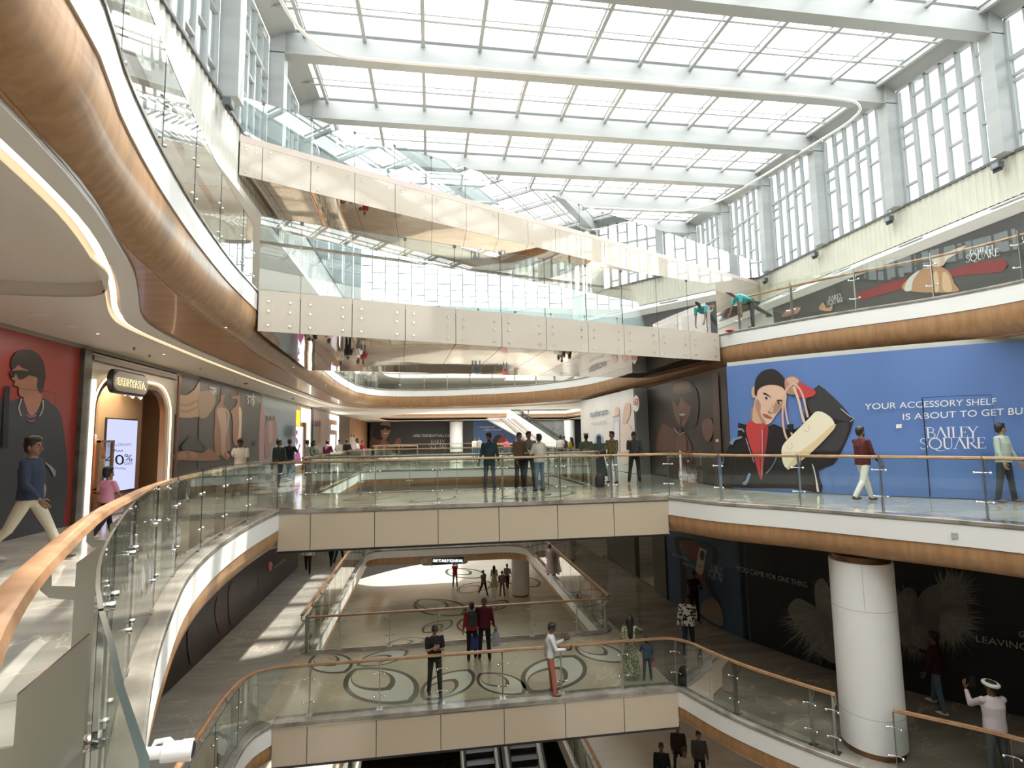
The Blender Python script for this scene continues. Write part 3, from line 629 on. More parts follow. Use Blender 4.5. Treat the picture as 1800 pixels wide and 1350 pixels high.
fb3, cuts3, d3, n3, A32, B32 = footbridge(A3, B3, (-4.83, 18.1), (16.86, 29.4), L3, 1.05, 1.1, 15, 'narrow pale panelled footbridge slanting across the hall high under the glass roof', band=0.16, seams=se)
glass_wall(A3+n3*0.04, B3+n3*0.04, L3, se[::1], 1.12, 'pale blue glass wall on the near side of the top footbridge', hand=None)
glass_wall(A32-n3*0.04, B32-n3*0.04, L3, se, 1.12, 'pale blue glass wall on the far side of the top footbridge', hand=None)
# ------------------------------------------------------------------ printed hoardings
from mathutils.geometry import tessellate_polygon
class Surf:
    """a vertical wall given by its plan line; finds where the photo's sight lines meet it"""
    def __init__(s, path, z0, z1, nrm=None): s.p = [Vector(q) for q in path]; s.z0 = z0; s.z1 = z1
    def hit(s, x, y, off=0.0):
        d = ray(x, y); best = None
        e = Vector((0, 0)); dd = Vector((d.x, d.y)); P = s.p; n = len(P)
        for i in range(n-1):
            a, b = P[i], P[i+1]; ab = b-a; den = dd.x*ab.y-dd.y*ab.x
            if abs(den) < 1e-9: continue
            t = (a.x*ab.y-a.y*ab.x)/den; u = (a.x*dd.y-a.y*dd.x)/den
            lo = -0.001 if i else -3; hi = 1.001 if i < n-2 else 4
            if t > 0 and lo <= u <= hi and (best is None or t < best): best = t
        if best is None: best = 20
        if off:
            m_ = min(range(n-1), key=lambda i: ((P[i]+P[i+1])/2-Vector((EYE.x+d.x*best, EYE.y+d.y*best))).length); ab = (P[m_+1]-P[m_]).normalized()
            c = abs(dd.x*ab.y-dd.y*ab.x)/d.length; return EYE+d*best-d.normalized()*(off/max(0.05, c))
        return EYE+d*best
def fillpx(mb, pts, surf, off, mi, smooth=True, dx=None):
    P = [Vector((a, b)) for a, b in pts]
    if smooth: P = crom(P, 1e9 if len(P) > 60 else max(2.0, sum((a-b).length for a, b in zip(P, P[1:]))/60), True)
    tri = tessellate_polygon([[Vector((p.x, p.y, 0)) for p in P]])
    if dx:
        bm = bmesh.new(); vs = [bm.verts.new((p.x, p.y, 0)) for p in P]
        for t in tri:
            try: bm.faces.new([vs[i] for i in t])
            except ValueError: pass
        x0 = min(p.x for p in P); x1 = max(p.x for p in P); x = math.ceil(x0/dx)*dx
        while x < x1:
            bmesh.ops.bisect_plane(bm, geom=bm.verts[:]+bm.edges[:]+bm.faces[:], plane_co=(x, 0, 0), plane_no=(1, 0, 0)); x += dx
        bm.verts.index_update(); V = [surf.hit(v.co.x, v.co.y, off) for v in bm.verts]; Fs = [tuple(v.index for v in f.verts) for f in bm.faces]; bm.free()
        mb.add(V, Fs, mi)
    else: mb.add([surf.hit(p.x, p.y, off) for p in P], [tuple(t) for t in tri], mi)
def picture(surf, layers, parent, name='printed_picture', dx=None, o0=0.045, step=0.0015):
    mb = MB(); mats = []; k = 0
    for L in layers:
        col, pts = L[0], L[1]; sm = L[2] if len(L) > 2 else True
        m = flat('_'.join('%03d' % int(c*1000) for c in col), col)
        if m not in mats: mats.append(m)
        fillpx(mb, pts, surf, o0+step*k, mats.index(m), sm, dx); k += 1
    return mb.build(name, mats, parent)
def K(ox, oy, s, pts): return [(ox+x/s, oy+y/s) for x, y in pts]
def stroke(pts, w0, w1=None):
    w1 = w0 if w1 is None else w1; P = [Vector(p) for p in pts]; n = len(P); L = []; R = []
    for i, p in enumerate(P):
        a = P[max(0, i-1)]; b = P[min(n-1, i+1)]; d = (b-a).normalized(); w = (w0+(w1-w0)*i/(n-1))/2
        L.append(p+Vector((-d.y, d.x))*w); R.append(p-Vector((-d.y, d.x))*w)
    return [(p.x, p.y) for p in L+R[::-1]]
def arcs(cx, cy, rx, ry, a0, a1, n=12): return [(cx+rx*math.cos(math.radians(a0+(a1-a0)*i/n)), cy+ry*math.sin(math.radians(a0+(a1-a0)*i/n))) for i in range(n+1)]
T_, H_ = 0.10, 0.035
def glyph(c):
    sf = lambda x, y, w=0.2: stroke([(x-w/2, y), (x+w/2, y)], 0.03)
    if c == 'B': return 0.62, [stroke([(0.15, 0), (0.15, 1)], T_), sf(0.1, 0.015), sf(0.1, 0.985), stroke([(0.1, .985), (0.3, .985)]+arcs(0.3, 0.76, 0.2, 0.225, 90, -90)+[(0.15, 0.53)], 0.045), stroke([(0.15, .53), (0.32, .53)]+arcs(0.32, 0.27, 0.25, 0.255, 90, -90)+[(0.1, .015)], 0.05)]
    if c == 'A': return 0.74, [stroke([(0.08, 0), (0.38, 1)], H_), stroke([(0.36, 1), (0.66, 0)], T_), sf(0.08, .015), sf(0.66, .015)]
    if c == 'I': return 0.34, [stroke([(0.17, 0), (0.17, 1)], T_), sf(0.17, .015, .26), sf(0.17, .985, .26)]
    if c == 'L': return 0.54, [stroke([(0.15, 0), (0.15, 1)], T_), sf(0.15, .985, .24), stroke([(0.05, .015), (0.5, .015), (0.5, 0.2)], H_)]
    if c == 'E': return 0.56, [stroke([(0.15, 0), (0.15, 1)], T_), stroke([(0.05, .015), (0.5, .015), (0.52, 0.2)], H_), stroke([(0.05, .985), (0.48, .985), (0.5, 0.82)], H_), stroke([(0.15, .51), (0.4, .51)], H_), stroke([(0.4, .42), (0.4, .6)], 0.025)]
    if c == 'Y': return 0.66, [stroke([(0.33, 0), (0.33, 0.48)], T_), stroke([(0.08, 1), (0.33, 0.46)], T_), stroke([(0.6, 1), (0.34, 0.46)], H_), sf(0.08, .985), sf(0.6, .985), sf(0.33, .015, .24)]
    if c == 'S': return 0.54, [stroke([(0.46, 0.8)]+arcs(0.27, 0.77, 0.17, 0.21, 20, 200)+[(0.2, 0.58), (0.36, 0.45)]+arcs(0.26, 0.25, 0.2, 0.23, 40, -160), 0.05)]
    if c == 'Q': return 0.86, [stroke(arcs(0.42, 0.5, 0.33, 0.48, 0, 358, 24), 0.075), stroke([(0.38, 0.04), (0.5, -0.12), (0.7, -0.17), (0.95, -0.1)], 0.07, 0.02)]
    if c == 'U': return 0.70, [stroke([(0.15, 1), (0.15, 0.3)]+arcs(0.34, 0.28, 0.19, 0.27, 180, 290, 8), T_*0.9), stroke([(0.38, 0.02), (0.5, 0.1), (0.55, 0.3), (0.55, 1)], H_), sf(0.15, .985, .24), sf(0.55, .985, .2)]
    if c == 'R': return 0.66, [stroke([(0.15, 0), (0.15, 1)], T_), sf(0.15, .015, .24), stroke([(0.05, .985), (0.3, .985)]+arcs(0.3, 0.75, 0.2, 0.235, 90, -90)+[(0.15, 0.51)], 0.045), stroke([(0.3, 0.5), (0.62, 0.0)], T_*0.9)]
    return 0.4, []
def quadmap(q):
    # q: pixel corners top-left, top-right, bottom-right, bottom-left
    tl, tr, br, bl = [Vector(p) for p in q]
    return lambda u, v: (bl*(1-u)+br*u)*(1-v)+(tl*(1-u)+tr*u)*v
def logo(surf, q, parent, col=(0.75, 0.74, 0.70), off=0.115, word=('BAILEY', 'SQUARE'), cutx=1.0, lean=0):
    mp = quadmap(q); mb = MB(); m = flat('logo%03d' % int(col[0]*1000), col)
    rows = len(word)
    for r, wd in enumerate(word):
        g = [glyph(c) for c in wd]; W = sum(a for a, _ in g)*0.9; ins = 0.11 if (r == 0 and rows > 1) else 0.0
        x = 0
        for adv, polys in g:
            for P in polys:
                Q = []
                for px_, py_ in P:
                    u = ins+(x+px_)/(W+0.06)*(1-2*ins); hh = 0.5 if rows > 1 else 1.0; v = (1-hh*(r+1))+py_*hh*(0.97 if r == 0 else 1.0)
                    if u > cutx: u = cutx
                    p = mp(u, v); Q.append((p.x, p.y))
                tri = tessellate_polygon([[Vector((a, b, 0)) for a, b in Q]])
                mb.add([surf.hit(a, b, off) for a, b in Q], [tuple(t) for t in tri])
            x += adv*0.9
    return mb.build('lettering', m, parent)
def text(surf, s, q, parent, col=(0.75, 0.74, 0.70), off=0.115, name='lettering', bold=0.0, glow=None, shear=0, cap=0.73, fillw=True):
    cu = bpy.data.curves.new('t', 'FONT'); cu.body = s; cu.offset = bold; cu.shear = shear
    o = bpy.data.objects.new('t', cu); COL.objects.link(o)
    me = bpy.data.meshes.new_from_object(o.evaluated_get(bpy.context.evaluated_depsgraph_get())); bpy.data.objects.remove(o); bpy.data.curves.remove(cu)
    xs = [v.co.x for v in me.vertices]
    if not xs: return None
    x0, x1 = min(xs), max(xs); mp = quadmap(q)
    for v in me.vertices:
        p = mp((v.co.x-x0)/(x1-x0), v.co.y/cap); v.co = surf.hit(p.x, p.y, off)
    me.materials.clear()
    return link(name, me, glow or flat('txt_'+'_'.join('%03d' % int(c*1000) for c in col), col), parent)
def hoarding(surf, label, col, path=None, top=None, mat_=None, cat='hoarding', thick=0.06, name='hoarding'):
    P = path or surf.p; org = Vector((P[0].x, P[0].y, surf.z0)); r = empty(name, label, cat, (0, 0, 0))
    m = mat_ or noisy('board_'+'_'.join('%03d' % int(c*1000) for c in col), col, tuple(c*1.12 for c in col), (0.6, 0.6, 0.25), 0.38, detail=3)
    b = offset(P, 0.0); sheet(P, surf.z0+0.015, top or surf.z1, thick, 'board', m, r, Vector((0, 0, 0))); return r
WHT = (0.78, 0.77, 0.73)
# --- big blue hoarding
R1 = Surf(RW1[:], 0, 3.50)
hb = hoarding(R1, 'huge blue hoarding of a woman in a black jacket holding a cream handbag', (0.10, 0.185, 0.42))
k_ = lambda *p: K(1260, 620, 5.192, p)
SK, SK2, SK3 = (0.60, 0.38, 0.27), (0.42, 0.24, 0.165), (0.70, 0.47, 0.35)
BK, BK2, BK3 = (0.022, 0.02, 0.022), (0.05, 0.047, 0.05), (0.20, 0.30, 0.40)
RED, BAG, BAG2, HND = (0.50, 0.06, 0.06), (0.80, 0.73, 0.56), (0.70, 0.55, 0.33), (0.66, 0.42, 0.33)
picture(R1, [
    (BK, k_((195, 640), (260, 655), (420, 690), (520, 650), (640, 700), (780, 660), (820, 430), (880, 340), (930, 295), (1060, 400), (1180, 530), (1252, 610), (1220, 720), (1140, 900), (1060, 1025), (930, 1080), (960, 1270), (700, 1240), (70, 1210), (80, 1000), (100, 870), (190, 760))),
    (BK2, k_((830, 430), (935, 310), (1150, 490), (1225, 620), (1060, 600), (950, 560), (860, 540))),
    (BK2, k_((1000, 700), (1200, 640), (1120, 880), (980, 890), (860, 890))),
    (SK2, k_((325, 500), (420, 480), (450, 640), (330, 660), (318, 610))),
    (SK, k_((350, 420), (400, 480), (440, 560), (420, 640), (340, 640), (325, 600))),
    (RED, k_((310, 615), (350, 645), (430, 650), (470, 700), (430, 1000), (405, 1160), (340, 960), (265, 705))),
    ((0.36, 0.04, 0.045), k_((420, 700), (470, 690), (430, 1000), (405, 1150), (395, 900))),
    (SK, k_((330, 310), (350, 320), (355, 400), (330, 410), (315, 360))),
    (SK3, k_((365, 330), (430, 290), (540, 290), (625, 320), (625, 430), (590, 500), (540, 570), (490, 640), (440, 650), (385, 560), (350, 470))),
    (SK2, k_((365, 420), (400, 470), (400, 560), (450, 640), (420, 640), (375, 560), (350, 470))),
    (SK2, k_((545, 440), (600, 440), (590, 490), (530, 560), (515, 520))),
    ((0.03, 0.025, 0.022), k_((345, 380), (350, 260), (390, 190), (450, 155), (520, 150), (580, 190), (622, 250), (648, 380), (628, 350), (600, 318), (560, 300), (500, 292), (440, 300), (395, 322), (372, 350), (362, 400))),
    ((0.05, 0.035, 0.03), k_((420, 365), (450, 370), (500, 410), (460, 392), (425, 378))),
    ((0.05, 0.035, 0.03), k_((545, 432), (580, 428), (605, 436), (580, 442), (550, 442))),
    ((0.62, 0.58, 0.54), k_((428, 405), (452, 400), (476, 425), (452, 435))),
    ((0.05, 0.03, 0.025), k_((440, 403), (462, 408), (462, 430), (444, 424))),
    ((0.62, 0.58, 0.54), k_((540, 455), (565, 450), (590, 460), (562, 472))),
    ((0.05, 0.03, 0.025), k_((552, 450), (574, 452), (574, 470), (554, 468))),
    (SK, k_((510, 450), (520, 520), (505, 550), (465, 530), (490, 500))),
    ((0.30, 0.15, 0.10), k_((462, 528), (490, 545), (508, 548), (490, 553), (468, 545))),
    ((0.35, 0.10, 0.09), k_((415, 560), (450, 562), (480, 580), (505, 590), (480, 600), (440, 585))),
    (SK2, k_((625, 240), (680, 215), (725, 225), (755, 265), (740, 330), (720, 380), (640, 370), (620, 300))),
    (SK, k_((640, 240), (700, 222), (750, 262), (700, 290), (660, 280))),
    (RED, k_((750, 265), (800, 290), (900, 350), (870, 400), (770, 410), (730, 370))),
    (HND, stroke(k_((640, 790), (612, 700), (600, 560), (612, 440), (640, 330), (690, 285)), 3.4)),
    (HND, stroke(k_((690, 760), (650, 640), (625, 500), (630, 380)), 3.0)),
    (BK, k_((640, 660), (700, 655), (680, 730), (650, 700))),
    (HND, stroke(k_((830, 590), (812, 500), (780, 380), (730, 300), (680, 280)), 3.6)),
    (BAG, k_((590, 890), (620, 820), (700, 740), (850, 590), (900, 540), (960, 540), (1040, 590), (1075, 650), (1070, 690), (870, 900), (690, 1040), (640, 1055), (605, 1010))),
    (BAG2, k_((1060, 655), (1075, 690), (880, 895), (690, 1045), (640, 1055), (740, 920), (900, 800))),
    ((0.70, 0.50, 0.42), stroke(k_((800, 640), (775, 560), (745, 430), (700, 310)), 4.2)),
    ((0.55, 0.40, 0.28), stroke(arcs(1260+665/5.192, 620+850/5.192, 4.5, 6, -60, 160), 0.8)),
    ((0.55, 0.40, 0.28), stroke(arcs(1260+820/5.192, 620+690/5.192, 4.5, 6, -60, 160), 0.8)),
    (BK3, stroke(k_((130, 830), (160, 790), (230, 770)), 7, 3)),
    (BK3, stroke(k_((195, 700), (230, 700), (250, 725)), 4, 2)),
    (BK3, stroke(k_((445, 1105), (480, 1070), (520, 1010), (550, 940)), 1.4)),
    (BK3, stroke(k_((245, 1200), (275, 1170), (300, 1100)), 6, 4)),
    ((0.5, 0.5, 0.5), stroke(k_((415, 700), (412, 1120)), 0.9)),
    ((0.6, 0.6, 0.6), stroke(k_((265, 780), (300, 890), (340, 1000)), 0.9)),
    ((0.72, 0.70, 0.66), k_((868, 1015), (890, 1060), (935, 1270), (915, 1270), (895, 1120))),
    ((0.55, 0.55, 0.55), stroke(k_((1130, 510), (1215, 580), (1250, 600), (1215, 630)), 1.2)),
    (WHT, [(1575, 746), (1585, 745), (1585, 752), (1575, 753)], False),
], hb, dx=10)
text(R1, 'YOUR ACCESSORY SHELF', [(1520, 709), (1751, 699), (1751, 711), (1520, 720)], hb, WHT)
text(R1, 'IS ABOUT TO GET BUSY', [(1587, 727), (1822, 714), (1822, 727), (1587, 738)], hb, WHT)
logo(R1, [(1613, 751), (1732, 749), (1734, 788), (1616, 790)], hb, WHT)
# door cut in the blue hoarding
mb = MB(); fillpx(mb, stroke([(1621, 699), (1627, 770), (1635, 873)], 2.2), R1, 0.16, 0, False); mb.build('door_edge', flat('edge', (0.02, 0.02, 0.025)), hb)
mb = MB()
for l in (stroke([(1621, 699), (1680, 696), (1743, 694)], 0.9), stroke([(1743, 694), (1750, 780), (1757, 875)], 0.7)): fillpx(mb, l, R1, 0.16, 0, False)
mb.build('door_gap', flat('edge', (0.02, 0.02, 0.025)), hb)
S(sweep(offset(R1.p, 0.06), [(0, 3.3), (-0.03, 3.3), (-0.03, 3.62), (0, 3.62)], mat('pale_trim', (0.6, 0.6, 0.56), 0.4), 'trim_hoarding_head'))
# --- dark woman hoarding
WD = Surf(V2([(8.86, 21.3), (8.50, 14.6)]), 0, 3.50)
hd = hoarding(WD, 'dark hoarding of a laughing woman in sunglasses drinking through a straw', (0.035, 0.026, 0.022))
k_ = lambda *p: K(1020, 640, 5.192, p)
picture(WD, [
    ((0.17, 0.075, 0.05), k_((720, 800), (700, 700), (740, 560), (800, 540), (870, 600), (960, 640), (1010, 800))),
    ((0.03, 0.02, 0.02), k_((740, 480), (780, 300), (840, 180), (920, 150), (1010, 170), (1070, 260), (1080, 420), (1050, 560), (960, 600), (860, 590), (790, 560))),
    ((0.30, 0.15, 0.10), k_((850, 200), (900, 165), (990, 165), (1010, 260), (1005, 420), (970, 520), (930, 570), (880, 520), (850, 420), (840, 320))),
    ((0.40, 0.22, 0.15), k_((860, 190), (990, 180), (990, 230), (870, 240))),
    ((0.40, 0.22, 0.16), k_((920, 300), (950, 380), (920, 420), (905, 380))),
    ((0.012, 0.01, 0.01), k_((830, 270), (920, 270), (1050, 260), (1060, 330), (1000, 375), (950, 330), (920, 300), (890, 380), (850, 340))),
    ((0.22, 0.06, 0.05), k_((890, 450), (930, 440), (975, 450), (960, 500), (930, 512), (905, 480))),
    ((0.75, 0.72, 0.68), k_((900, 455), (930, 450), (965, 455), (945, 470), (915, 472))),
    ((0.05, 0.01, 0.012), stroke(k_((915, 480), (920, 600), (928, 790)), 2.6)),
    ((0.45, 0.42, 0.40), stroke(k_((860, 580), (880, 620), (915, 640), (955, 620)), 1.6)),
    ((0.26, 0.11, 0.08), k_((880, 680), (905, 650), (960, 660), (965, 790), (880, 800))),
    ((0.20, 0.09, 0.07), k_((1120, 520), (1190, 500), (1215, 600), (1180, 700), (1140, 690), (1110, 600))),
    ((0.09, 0.055, 0.04), [(1252, 658), (1262, 656), (1268, 795), (1272, 885), (1258, 885), (1254, 760)], False),
    ((0.7, 0.7, 0.66), [(1258, 772), (1263, 772), (1263, 777), (1258, 777)], False),
], hd)
text(WD, 'LADIES, YOUR BEAUTY HAUL IS ALMOST HERE.', [(1171, 799), (1256, 798), (1256, 804), (1171, 804)], hd, WHT)
logo(WD, [(1198, 816), (1227, 816), (1229, 841), (1196, 840)], hd, (0.5, 0.5, 0.47))
# grey return and mothercare hoarding
MC = Surf(V2([(8.30, 29.5), (8.30, 21.4)]), 0, 3.50)
hm = hoarding(MC, 'pale grey hoarding reading mothercare with two babies', (0.62, 0.61, 0.58))
k_ = lambda *p: K(1020, 640, 5.192, p)
PK = (0.66, 0.47, 0.38)
picture(MC, [
    ((0.55, 0.52, 0.55), k_((300, 800), (300, 480), (360, 470), (360, 800)), False),
    ((0.72, 0.70, 0.74), k_((315, 560), (345, 540), (358, 700), (350, 810), (318, 800))),
    ((0.75, 0.62, 0.55), k_((370, 790), (380, 590), (400, 540), (450, 560), (490, 640), (470, 660), (430, 760), (440, 900), (380, 900))),
    (PK, k_((385, 540), (400, 390), (425, 350), (455, 370), (458, 440), (440, 500), (410, 550))),
    (PK, k_((312, 460), (318, 400), (335, 388), (352, 400), (355, 450), (335, 470))),
    ((0.35, 0.30, 0.22), k_((296, 475), (365, 465), (365, 474), (296, 484)), False),
    ((0.28, 0.35, 0.45), k_((135, 760), (140, 660), (165, 635), (200, 660), (210, 760))),
    (WHT, arcs(1020+510/5.192, 640+360/5.192, 5.6, 14.5, 0, 345, 20)),
], hm)
text(MC, 'mothercare', [(1037, 722), (1068, 715), (1068, 728), (1037, 734)], hm, (0.12, 0.14, 0.2), off=0.1, bold=0.01)
text(MC, 'we know parenting', [(1039, 741), (1066, 737), (1066, 743), (1039, 747)], hm, (0.3, 0.3, 0.34), off=0.1)
text(MC, '60', [(1113, 700), (1121, 699), (1121, 711), (1113, 712)], hm, (0.6, 0.05, 0.05), off=0.12, bold=0.02)
S(MB().box(8.30, 8.95, 21.35, 21.4, 0, 3.5).build('wall_return', mat('grey_return', (0.38, 0.39, 0.40), 0.5)))
S(MB().box(8.9, 9.0, 29.5, 30, 0, 3.5).box(8.3, 22, 29.5, 29.6, 0, 3.5).build('wall_return_far', mat('plain_wall', (0.45, 0.43, 0.40), 0.6)))
# --- left side, level one
X7 = -7.0
def LS(x0, x1):   # wall between two photo columns
    return Surf(V2([(X7, atx(x0, 772, X7).y), (X7, atx(x1, 772, X7).y)]), 0, 3.52)
def LX(px): return atx(px, 772, X7).y
hr = hoarding(Surf(V2([(X7, 4.5), (X7, LX(129))]), 0, 3.5), 'dark red hoarding of a man with sunglasses in a navy jacket', (0.23, 0.028, 0.022))
Lw = Surf(V2([(X7, 4), (X7, 70)]), 0, 3.5)
k_ = lambda *p: K(0, 580, 6.75, p)
picture(Lw, [
    ((0.030, 0.032, 0.042), k_((-60, 900), (60, 870), (240, 810), (300, 830), (500, 800), (640, 900), (720, 1000), (770, 1300), (800, 1600), (780, 2100), (640, 2500), (-60, 2500))),
    ((0.30, 0.135, 0.085), k_((285, 760), (450, 700), (500, 800), (440, 960), (370, 1020), (320, 940))),
    ((0.27, 0.12, 0.075), k_((150, 470), (220, 420), (430, 520), (450, 640), (430, 740), (330, 790), (250, 790), (220, 740), (225, 680), (165, 655), (185, 600), (145, 590))),
    ((0.018, 0.014, 0.014), k_((130, 400), (180, 280), (280, 235), (400, 250), (500, 340), (540, 500), (530, 620), (490, 750), (440, 690), (430, 560), (330, 480), (250, 440), (220, 410), (160, 470))),
    ((0.008, 0.008, 0.01), k_((120, 500), (200, 480), (330, 490), (340, 540), (240, 590), (190, 520), (170, 560), (140, 560))),
    ((0.008, 0.008, 0.01), k_((310, 485), (520, 540), (530, 575), (330, 530))),
    ((0.30, 0.14, 0.09), k_((390, 590), (430, 560), (445, 610), (410, 650))),
    ((0.35, 0.31, 0.28), stroke(k_((260, 810), (225, 920), (250, 1020)), 2.0)),
    ((0.35, 0.31, 0.28), stroke(k_((510, 830), (510, 930), (470, 1025)), 2.0)),
    ((0.35, 0.31, 0.28), stroke(k_((320, 1010), (370, 1035), (430, 1010)), 0.9)),
    ((0.32, 0.06, 0.04), stroke(k_((330, 1070), (370, 1085), (420, 1068)), 2.2)),
    ((0.30, 0.28, 0.27), K(0, 560, 4.5, [(345, 1125), (420, 1180), (440, 1210), (430, 1250), (390, 1180)])),
    ((0.30, 0.28, 0.27), K(0, 560, 4.5, [(320, 1280), (350, 1300), (365, 1345), (350, 1420), (330, 1400)])),
    ((0.004, 0.004, 0.006), k_((60, 665), (118, 670), (95, 1400), (20, 1400)), False),
], hr)
mb = MB()
for l in (stroke([(10, 679), (50, 685), (97, 690)], 0.8), stroke([(97, 690), (95, 790), (93, 935)], 0.8)): fillpx(mb, l, Lw, 0.1, 0, False)
mb.build('door_gap', flat('edge', (0.02, 0.02, 0.025)), hr)
def pier(px0, px1, z1, x=X7, d=0.18, m=DARK, lab=None, z0=0.0):
    o = MB().box(x-0.1, x+d, LX(px0), LX(px1), z0, z1).build('wall_pier', m); S(o); return o
pier(129, 143.5, 3.5, d=0.12, m=noisy('dark_cladding', (0.05, 0.045, 0.035), (0.10, 0.09, 0.07), (1, 1, 3), 0.3))
# sari hoarding
hs = hoarding(Surf(V2([(X7, LX(307)), (X7, LX(458))]), 0, 3.5), 'dark brown hoarding of two women in saris beside cream drapery', (0.060, 0.048, 0.038))
k_ = lambda *p: K(290, 640, 6.135, p)
DR, DR2 = (0.40, 0.27, 0.16), (0.30, 0.19, 0.11)
picture(Lw, [
    ((0.075, 0.070, 0.062), k_((375, 120), (700, 180), (1030, 320), (1010, 1040), (700, 1080), (355, 1130)), False),
    (DR2, k_((120, 110), (180, 115), (150, 250), (118, 330))),
    (DR, k_((115, 340), (230, 335), (320, 270), (375, 200), (370, 540), (330, 570), (220, 580), (115, 545))),
    (DR2, k_((120, 420), (230, 430), (360, 380), (360, 400), (240, 455), (120, 440))),
    (DR2, k_((120, 480), (230, 500), (360, 450), (360, 470), (240, 525), (120, 500))),
    ((0.32, 0.23, 0.15), k_((370, 320), (450, 290), (530, 300), (540, 420), (470, 550), (410, 585), (365, 550))),
    ((0.30, 0.15, 0.10), k_((545, 480), (600, 400), (600, 310), (640, 300), (640, 380), (630, 440), (680, 500), (690, 600), (700, 1000), (640, 1020), (600, 980), (550, 990), (530, 800), (540, 600))),
    ((0.045, 0.03, 0.025), k_((600, 330), (610, 250), (640, 240), (650, 300), (630, 330))),
    ((0.42, 0.30, 0.22), k_((560, 500), (650, 490), (660, 700), (640, 960), (610, 960), (600, 700))),
    ((0.40, 0.32, 0.26), stroke(k_((650, 480), (690, 560), (640, 860), (690, 1000)), 2.5)),
    ((0.32, 0.16, 0.11), k_((710, 500), (760, 460), (780, 380), (710, 370), (720, 350), (790, 340), (800, 260), (810, 440), (830, 500), (825, 640), (820, 840), (740, 860), (730, 600))),
    ((0.55, 0.47, 0.30), k_((795, 470), (825, 500), (825, 680), (810, 840), (785, 840), (800, 640))),
    ((0.27, 0.13, 0.08), k_((105, 970), (200, 930), (300, 940), (400, 960), (480, 910), (560, 980), (560, 1040), (105, 1030))),
    ((0.36, 0.18, 0.11), k_((120, 990), (200, 950), (240, 1000), (160, 1020))),
    ((0.36, 0.18, 0.11), k_((270, 960), (330, 950), (340, 1010), (290, 1010))),
    ((0.05, 0.06, 0.035), k_((180, 880), (290, 790), (430, 860), (440, 940), (300, 930), (200, 930))),
    (WHT, stroke(k_((478, 250), (555, 262)), 1.0)), (WHT, stroke(k_((495, 262), (485, 290), (500, 290), (512, 320)), 0.9)), (WHT, stroke(k_((515, 255), (517, 325)), 0.9)),
    (WHT, stroke(k_((530, 258), (532, 328)), 0.9)), (WHT, stroke(k_((550, 260), (550, 330)), 0.9)), (WHT, stroke(k_((533, 290), (545, 295), (548, 285)), 0.9)),
    (WHT, stroke(k_((880, 340), (970, 355)), 1.0)), (WHT, stroke(k_((915, 350), (890, 375), (905, 395), (893, 430)), 1.0)), (WHT, stroke(k_((928, 350), (930, 430)), 0.9)),
    (WHT, stroke(k_((950, 312), (950, 460)), 0.9)), (WHT, stroke(k_((935, 385), (950, 370), (962, 400), (958, 440)), 0.9)),
    ((0.004, 0.004, 0.004), k_((958, 835), (975, 835), (972, 885), (956, 885)), False),
], hs)
# pale blue fashion hoarding
hf = hoarding(Surf(V2([(X7, LX(458)), (X7, LX(520))]), 0, 3.5), 'blue grey hoarding with a row of striped fashion models', (0.20, 0.25, 0.29))
picture(Lw, [
    ((0.36, 0.20, 0.19), k_((1030, 470), (1062, 490), (1080, 700), (1060, 1020), (1015, 1020))),
    ((0.26, 0.16, 0.14), k_((1080, 1000), (1085, 650), (1110, 600), (1190, 600), (1210, 680), (1195, 860), (1150, 900), (1140, 1000))),
    ((0.34, 0.25, 0.22), k_((1120, 620), (1150, 620), (1160, 820), (1120, 840))),
    ((0.10, 0.06, 0.05), arcs(290+1101/6.135, 640+585/6.135, 1.6, 5, 0, 345, 10)), ((0.10, 0.06, 0.05), arcs(290+1137/6.135, 640+585/6.135, 1.6, 5, 0, 345, 10)), ((0.10, 0.06, 0.05), arcs(290+1175/6.135, 640+585/6.135, 1.6, 5, 0, 345, 10)),
    ((0.20, 0.32, 0.28), k_((1210, 780), (1290, 785), (1285, 860), (1215, 860)), False),
], hf)
text(Lw, '@FIB', [(503, 748), (518, 748), (518, 766), (503, 764)], hf, (0.07, 0.08, 0.09), off=0.12, bold=0.02)
# further shops
def wallbox(px0, px1, m, name='wall_shop', z0=0, z1=3.52, d=0.0):
    return S(MB().box(X7-0.2, X7+d, LX(px0), LX(px1), z0, z1).build(name, m))
r = empty('shopfront', 'lit shopfront with pink blossom screen and a yellow square sign above', 'shopfront', (X7, LX(520), 0))
ORG = r.location
def part(px0, px1, z0, z1, m, nm, x0=-0.15, x1=0.0):
    return MB().box(x0, x1, LX(px0)-ORG.y, LX(px1)-ORG.y, z0, z1).build(nm, m, r)
GOLDW = mat('gold_wall', (0.50, 0.38, 0.22), 0.4); LITC = emis('lit_cream', (1, 0.86, 0.6), 1.6)
part(520, 546, 0, 3.5, GOLDW, 'wall_panel'); part(519, 524.5, 2.4, 3.2, emis('yellow_sign', (1.0, 0.62, 0.02), 2.0), 'sign', 0.02, 0.05)
part(528, 544, 2.6, 3.4, LITC, 'light_panel', 0.01, 0.03); part(519, 530, 0.3, 2.35, emis('screen_white', (0.85, 0.87, 1.0), 1.6), 'screen', 0.02, 0.06)
part(531, 534, 0, 2.6, BRONZE, 'frame', 0.01, 0.1); part(541, 543, 0.3, 3.4, LEDW, 'light_strip', 0.04, 0.07); part(545, 548, 0, 3.5, DARK, 'frame', 0, 0.08)
picture(Lw, [((0.65, 0.12, 0.42), [(519, 800), (524, 790), (529, 806), (528, 811), (519, 811)]), ((0.62, 0.2, 0.45), [(519, 757), (523, 757), (523, 763), (519, 765)]), ((0.62, 0.2, 0.45), [(520, 768), (524, 776), (521, 784)])], r, o0=0.35)
for c in r.children:
    if c.name.startswith('printed_picture'): c.location = -r.location
